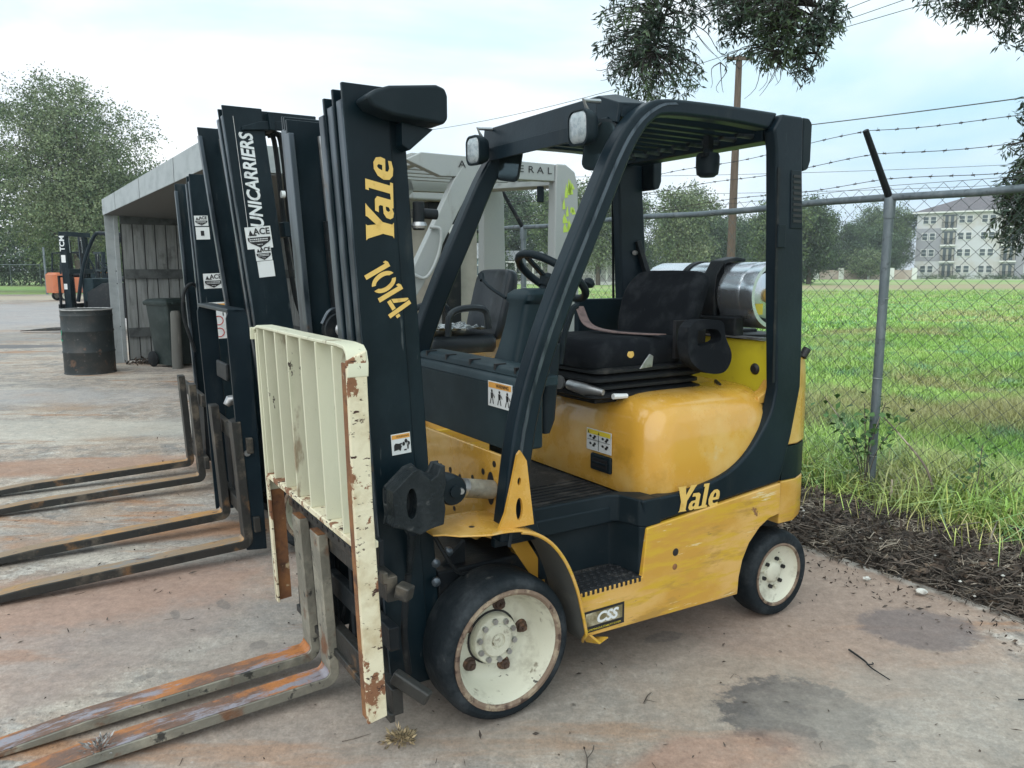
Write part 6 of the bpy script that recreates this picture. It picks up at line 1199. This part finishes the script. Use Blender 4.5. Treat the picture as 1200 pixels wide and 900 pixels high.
line((PX+.5, PY-.17, 11.95), (27.4, 22, 13.6), .2, 'lowest of the power lines leaving the crossarm to the right')
line((PX, PY-.17, 8.25), (24, 17.5, 7.05), .15, 'thick cable attached below the crossarm crossing the white sky', .022)
line((PX-.5, PY-.17, 11.95), (-14, 62, 11.6), .9, 'power line from the crossarm falling away to the left')
for q, lab in enumerate(('upper of two thin lines low beyond the field', 'lower of two thin lines low beyond the field')): line((-20, 75, 10.4-q*1.5), (60, 75, 12.0-q*1.9), .8, lab, .022)

# ================================================================== far buildings
AP = empty('apartment_building', (76.3, 150, -.05), -.62, 'four storey pale grey apartment block with grey brown hip roof', 'apartment building')
MW = mat('pale_siding', (.60, .61, .64), .7, layers=[((.55, .53, .51), .25, .45, .6)]); MG = mat('grey_lilac_siding', (.34, .34, .38), .7); MR = mat('grey_brown_shingle_roof', (.135, .125, .135), .9, layers=[((.19, .17, .18), 3, .45, .6)]); MGl = mat('dark_window_glass', (.09, .115, .13), .25); MWt = mat('white_trim', (.78, .78, .76), .6)
Wd, Hh, Dp = 46, 12.3, 15
MB().box((0, 0, 0), (Wd, Dp, Hh)).build('wall', MW, AP); 
MB().box((.1, -.06, 3.3), (4.1, 0, 9.3)).build('wall_cladding', MG, AP); MB().box((15.2, -.06, .1), (17.9, 0, 9.3)).build('wall_cladding', MG, AP)
MB().add([(-.7, -.7, Hh), (Wd+.7, -.7, Hh), (Wd+.7, Dp+.7, Hh), (-.7, Dp+.7, Hh), (9, Dp/2, Hh+3.6), (Wd-9, Dp/2, Hh+3.6)], [(0, 1, 5, 4), (1, 2, 5), (2, 3, 4, 5), (3, 0, 4), (3, 2, 1, 0)]).build('roof', MR, AP, smooth=0)
MB().box((-.75, -.75, Hh-.25), (Wd+.75, -.05, Hh-.003)).build('eaves', MWt, AP)
cols = [(2.1, 'w'), (5.4, 'b'), (8.0, 'w'), (11.6, 'w'), (14.0, 'b') if False else (15.0, 'b'), (18.6, 'w'), (22, 'w'), (25.4, 'b'), (29, 'w'), (33, 'w'), (37, 'b'), (41, 'w')]
for fl_ in range(4):
    z = .55+fl_*3.0
    for x, k in cols:
        if k == 'w':
            for dx in (-.62, .62):
                f = MB().box((x+dx-.52, -.10, z+.55), (x+dx+.52, -.002, z+1.95)).build('window', MWt, AP)
                for q in (0, 1): MB().box((x+dx-.42, -.13, z+.65+q*.64), (x+dx+.42, -.101, z+.65+q*.64+.56)).build('pane', MGl, f)
        else:
            f = MB().box((x-1.15, -.12, z-.25), (x+1.15, -.002, z+2.15)).build('balcony_opening', MGl, AP)
            MB().box((x-1.25, -.5, z-.55), (x+1.25, -.002, z-.26)).build('balcony_slab', MWt, AP)
            for q in range(3): MB().box((x-1.1+q*.9, -.17, z-.2), (x-.75+q*.9, -.121, z+1.9)).build('balcony_door', M['tan_panel'], f)
            r = MB().box((x-1.2, -.48, z+.75), (x+1.2, -.42, z+.82))
            for q in range(9): r.box((x-1.2+q*.29, -.47, z-.25), (x-1.16+q*.29, -.43, z+.75))
            r.build('balcony_rail', M['dark'], AP)
hdg = [(x, -2.2, .3, 1.6, .7, .38) for x in np.arange(0, 46, 2.2)]; V, F = crown_cloud(hdg, 330, 18, .22); o = np_mesh('hedge', V, F, M['leaf_dark'], 'stuff'); o.location = AP.location; o.rotation_euler = AP.rotation_euler
bw_ = empty('boundary_wall', (54, 140, -.05), .02, 'low pinkish boundary wall with pale pillars at the far edge of the field', 'wall')
MB().box((0, 0, 0), (17.5, .25, 1.65)).build('wall_panel', mat('pinkish_wall', (.42, .33, .29), .85, layers=[((.5, .42, .38), .7, .45, .6)]), bw_)
for x in (0, 4.4, 9.0, 13.4, 17.5): MB().box((x-.45, -.12, 0), (x+.45, .37, 2.0)).build('pillar', MWt, bw_)
def house(x, y, w_, d_, h_, rh, mw, label, porch=False, rot=0):
    o = empty('house', (x, y, -.05), rot, label, 'house'); MB().box((0, 0, 0), (w_, d_, h_)).build('wall', mw, o)
    MB().add([(-.4, -.4, h_), (w_+.4, -.4, h_), (w_+.4, d_+.4, h_), (-.4, d_+.4, h_), (-.4, d_/2, h_+rh), (w_+.4, d_/2, h_+rh)], [(0, 1, 5, 4), (2, 3, 4, 5), (1, 2, 5), (3, 0, 4), (3, 2, 1, 0)]).build('roof', mat('grey_roof', (.30, .31, .32), .8), o, smooth=0)
    n_ = max(2, int(w_/2))
    for k in range(n_):
        cx = w_*(k+.5)/n_
        for zz in ([1.0, 3.6] if h_ > 4 else [1.0]):
            f = MB().box((cx-.5, -.08, zz), (cx+.5, -.002, zz+1.3)).build('window', MWt, o); MB().box((cx-.4, -.11, zz+.1), (cx+.4, -.081, zz+1.2)).build('pane', MGl, f)
    if porch:
        MB().box((-.2, -2.4, 2.55), (w_+.2, -.01, 2.75)).build('porch_roof', MWt, o); MB().box((-.2, -2.4, .0), (w_+.2, -.01, .35)).build('porch_floor', MWt, o)
        for k in range(6): MB().box((k*w_/5-.1, -2.35, .35), (k*w_/5+.1, -2.15, 2.55)).build('porch_post', MWt, o)
        MB().box((0, -2.3, 1.15), (w_, -2.24, 1.25)).build('porch_rail', MWt, o)
house(6.2, 92, 7.6, 6, 4.2, 1.9, mat('white_house_wall', (.6, .6, .58), .8), 'white house with a porch among the trees behind the steering wheel', True)
house(-6.4, 90, 3.4, 5, 3.0, 1.8, mat('blue_grey_house_wall', (.26, .33, .38), .8), 'small blue grey gabled house seen left of the grey guard leg')
house(-.6, 97, 5.2, 5, 2.9, 1.2, mat('cream_house_wall', (.55, .53, .48), .8), 'low cream house seen through the grey guard opening', True)
cp = empty('parked_car', (-2.3, 84, -.05), 1.57, 'small dark car parked by the house in the trees', 'car')
MB().prism([(-2, .35), (-2, .75), (-1.3, .85), (-.8, 1.35), (.8, 1.38), (1.35, .9), (2, .8), (2, .35)], 'y', -.85, .85).build('body', M['black'], cp, bevel=.08, seg=3)
for x in (-1.25, 1.25):
    for y in (-.85, .85): MB().lathe([(0, -.1), (.3, -.1), (.33, -.06), (.33, .06), (.3, .1), (0, .1)], (x, y, .33), (0, 1, 0), 18).build('wheel', M['tyre'], cp)

# ================================================================== far left: fence, pole, two more trucks
ff2 = empty('far_fence', (-70, 85, -.05), 0, 'far chain link fence along the grass strip at left', 'fence')
for k in range(19): MB().cyl((k*3.2, 0, 0), (k*3.2, 0, 2.35), .04, 8).build('post', M['galv'], ff2)
MB().cyl((0, 0, 2.33), (57.6, 0, 2.33), .035, 8).build('top_rail', M['galv'], ff2)
chain_mesh(0, 57.6, .05, 2.33, .14, .15, .016, lambda s, o, z: np.stack([s, o, z+0*s], -1), 'chain_mesh', ff2, M['dark'])
pp_ = MB().cyl((-31.85, 53.9, -.05), (-31.85, 53.9, 3.2), .075, 10).build('steel_pole', M['galv']); tag(pp_, 'thin grey steel pole at the yard edge beside the orange forklift', 'pole')
def far_truck(loc, rz, sc, label, body, black_mast):
    o = empty('forklift', loc, rz, label, 'forklift', None, sc)
    MB().loft([rrect(-.95, 0, .75, .5, .12, .35), rrect(-.95, 0, .75, .5, .12, .9), rrect(-1.1, 0, .55, .45, .12, 1.1)]).build('body', body, o, bevel=.02, smooth=40)
    MB().loft([rrect(-1.7, 0, .25, .5, .15, .35), rrect(-1.7, 0, .25, .5, .15, 1.15), rrect(-1.65, 0, .2, .42, .12, 1.25)]).build('counterweight', body, o, smooth=40)
    for y in (-.45, .45):
        MB().tube(smooth_path([(0, y, .7), (-.2, y, 1.5), (-.5, y, 2.1), (-.7, y, 2.15)], 4), .04, 8).build('guard_leg', M['black'], o); MB().tube([(-.7, y, 2.15), (-1.55, y, 2.12), (-1.65, y, .9)], .04, 8).build('guard_leg', M['black'], o)
        wheel(o, 0, y*1.2, .28, .17, .2, 'steer', 1 if y > 0 else -1); wheel(o, -1.5, y*1.1, .22, .14, .15, 'steer', 1 if y > 0 else -1)
    for k in range(7): MB().box((-.65, -.4+k*.12, 2.10), (-1.55, -.37+k*.12, 2.15)).build('roof_bar', M['black'], o)
    seat(o, -1.0, 0, 1.12, M['vinyl'])
    steering(o, (-.45, 0, 1.45), .6); MB().box((-.1, -.4, .7), (-.35, .4, 1.2)).build('cowl', M['cowl'], o, bevel=.03)
    mast(o, 2.2, .42, .02, .36, 2, .16, tz=((2.1, 2.2, 0), (1.3, 1.4, 0)))
    for z in (.55, .15): MB().box((.40, -.5, z), (.44, .5, z+.09)).build('carriage_bar', M['dark'], o)
    for y in (-.42, .42): MB().box((.42, y-.02, .2), (.46, y+.02, 1.25)).build('backrest_post', body, o)
    MB().box((.42, -.44, 1.22), (.46, .44, 1.26)).build('backrest_top_bar', body, o)
    for y in (-.3, .2): fork(o, y, y+.11, .44, .62, .06, 1.15, .03, M['fork_dark'], M['fork_dark'], k=0)
    return o
MO = M['orange']
ft = far_truck((-10.85, 20.3, 0), 3.0, 1.16, 'black masted forklift lettered TCM half hidden by the steel drum and shed', M['tan_panel'] if False else M['dark'], True)
tf = dframe((.34, .3605, 1.95), (-1, 0, 0), (0, 0, 1), PI/2); text('mast_lettering', 'TCM', tf, .16, M['letter_w'], ft, bold=.004); sticker('mast_sticker', dframe((.34, .3605, 1.62), (-1, 0, 0)), .10, .16, ft); sticker('mast_sticker', dframe((.34, .3605, 1.02), (-1, 0, 0)), .08, .12, ft)
ft2 = far_truck((-23.3, 44.0, 0), .9, 1.2, 'orange forklift parked facing away at the far end of the yard', MO, False)

# ================================================================== haze in the air
hz_m = bpy.data.materials.new('haze_air'); hz_m.use_nodes = True; t_ = hz_m.node_tree; t_.nodes.clear()
vo_ = t_.nodes.new('ShaderNodeVolumePrincipled'); vo_.inputs['Color'].default_value = (.86, .92, .97, 1); vo_.inputs['Density'].default_value = .0007; vo_.inputs['Anisotropy'].default_value = .2
mo_ = t_.nodes.new('ShaderNodeOutputMaterial'); t_.links.new(vo_.outputs[0], mo_.inputs['Volume'])
hb = MB().box((-950, -80, -1.5), (950, 1540, 24)).build('haze', hz_m, smooth=0); tag(hb, kind='stuff')
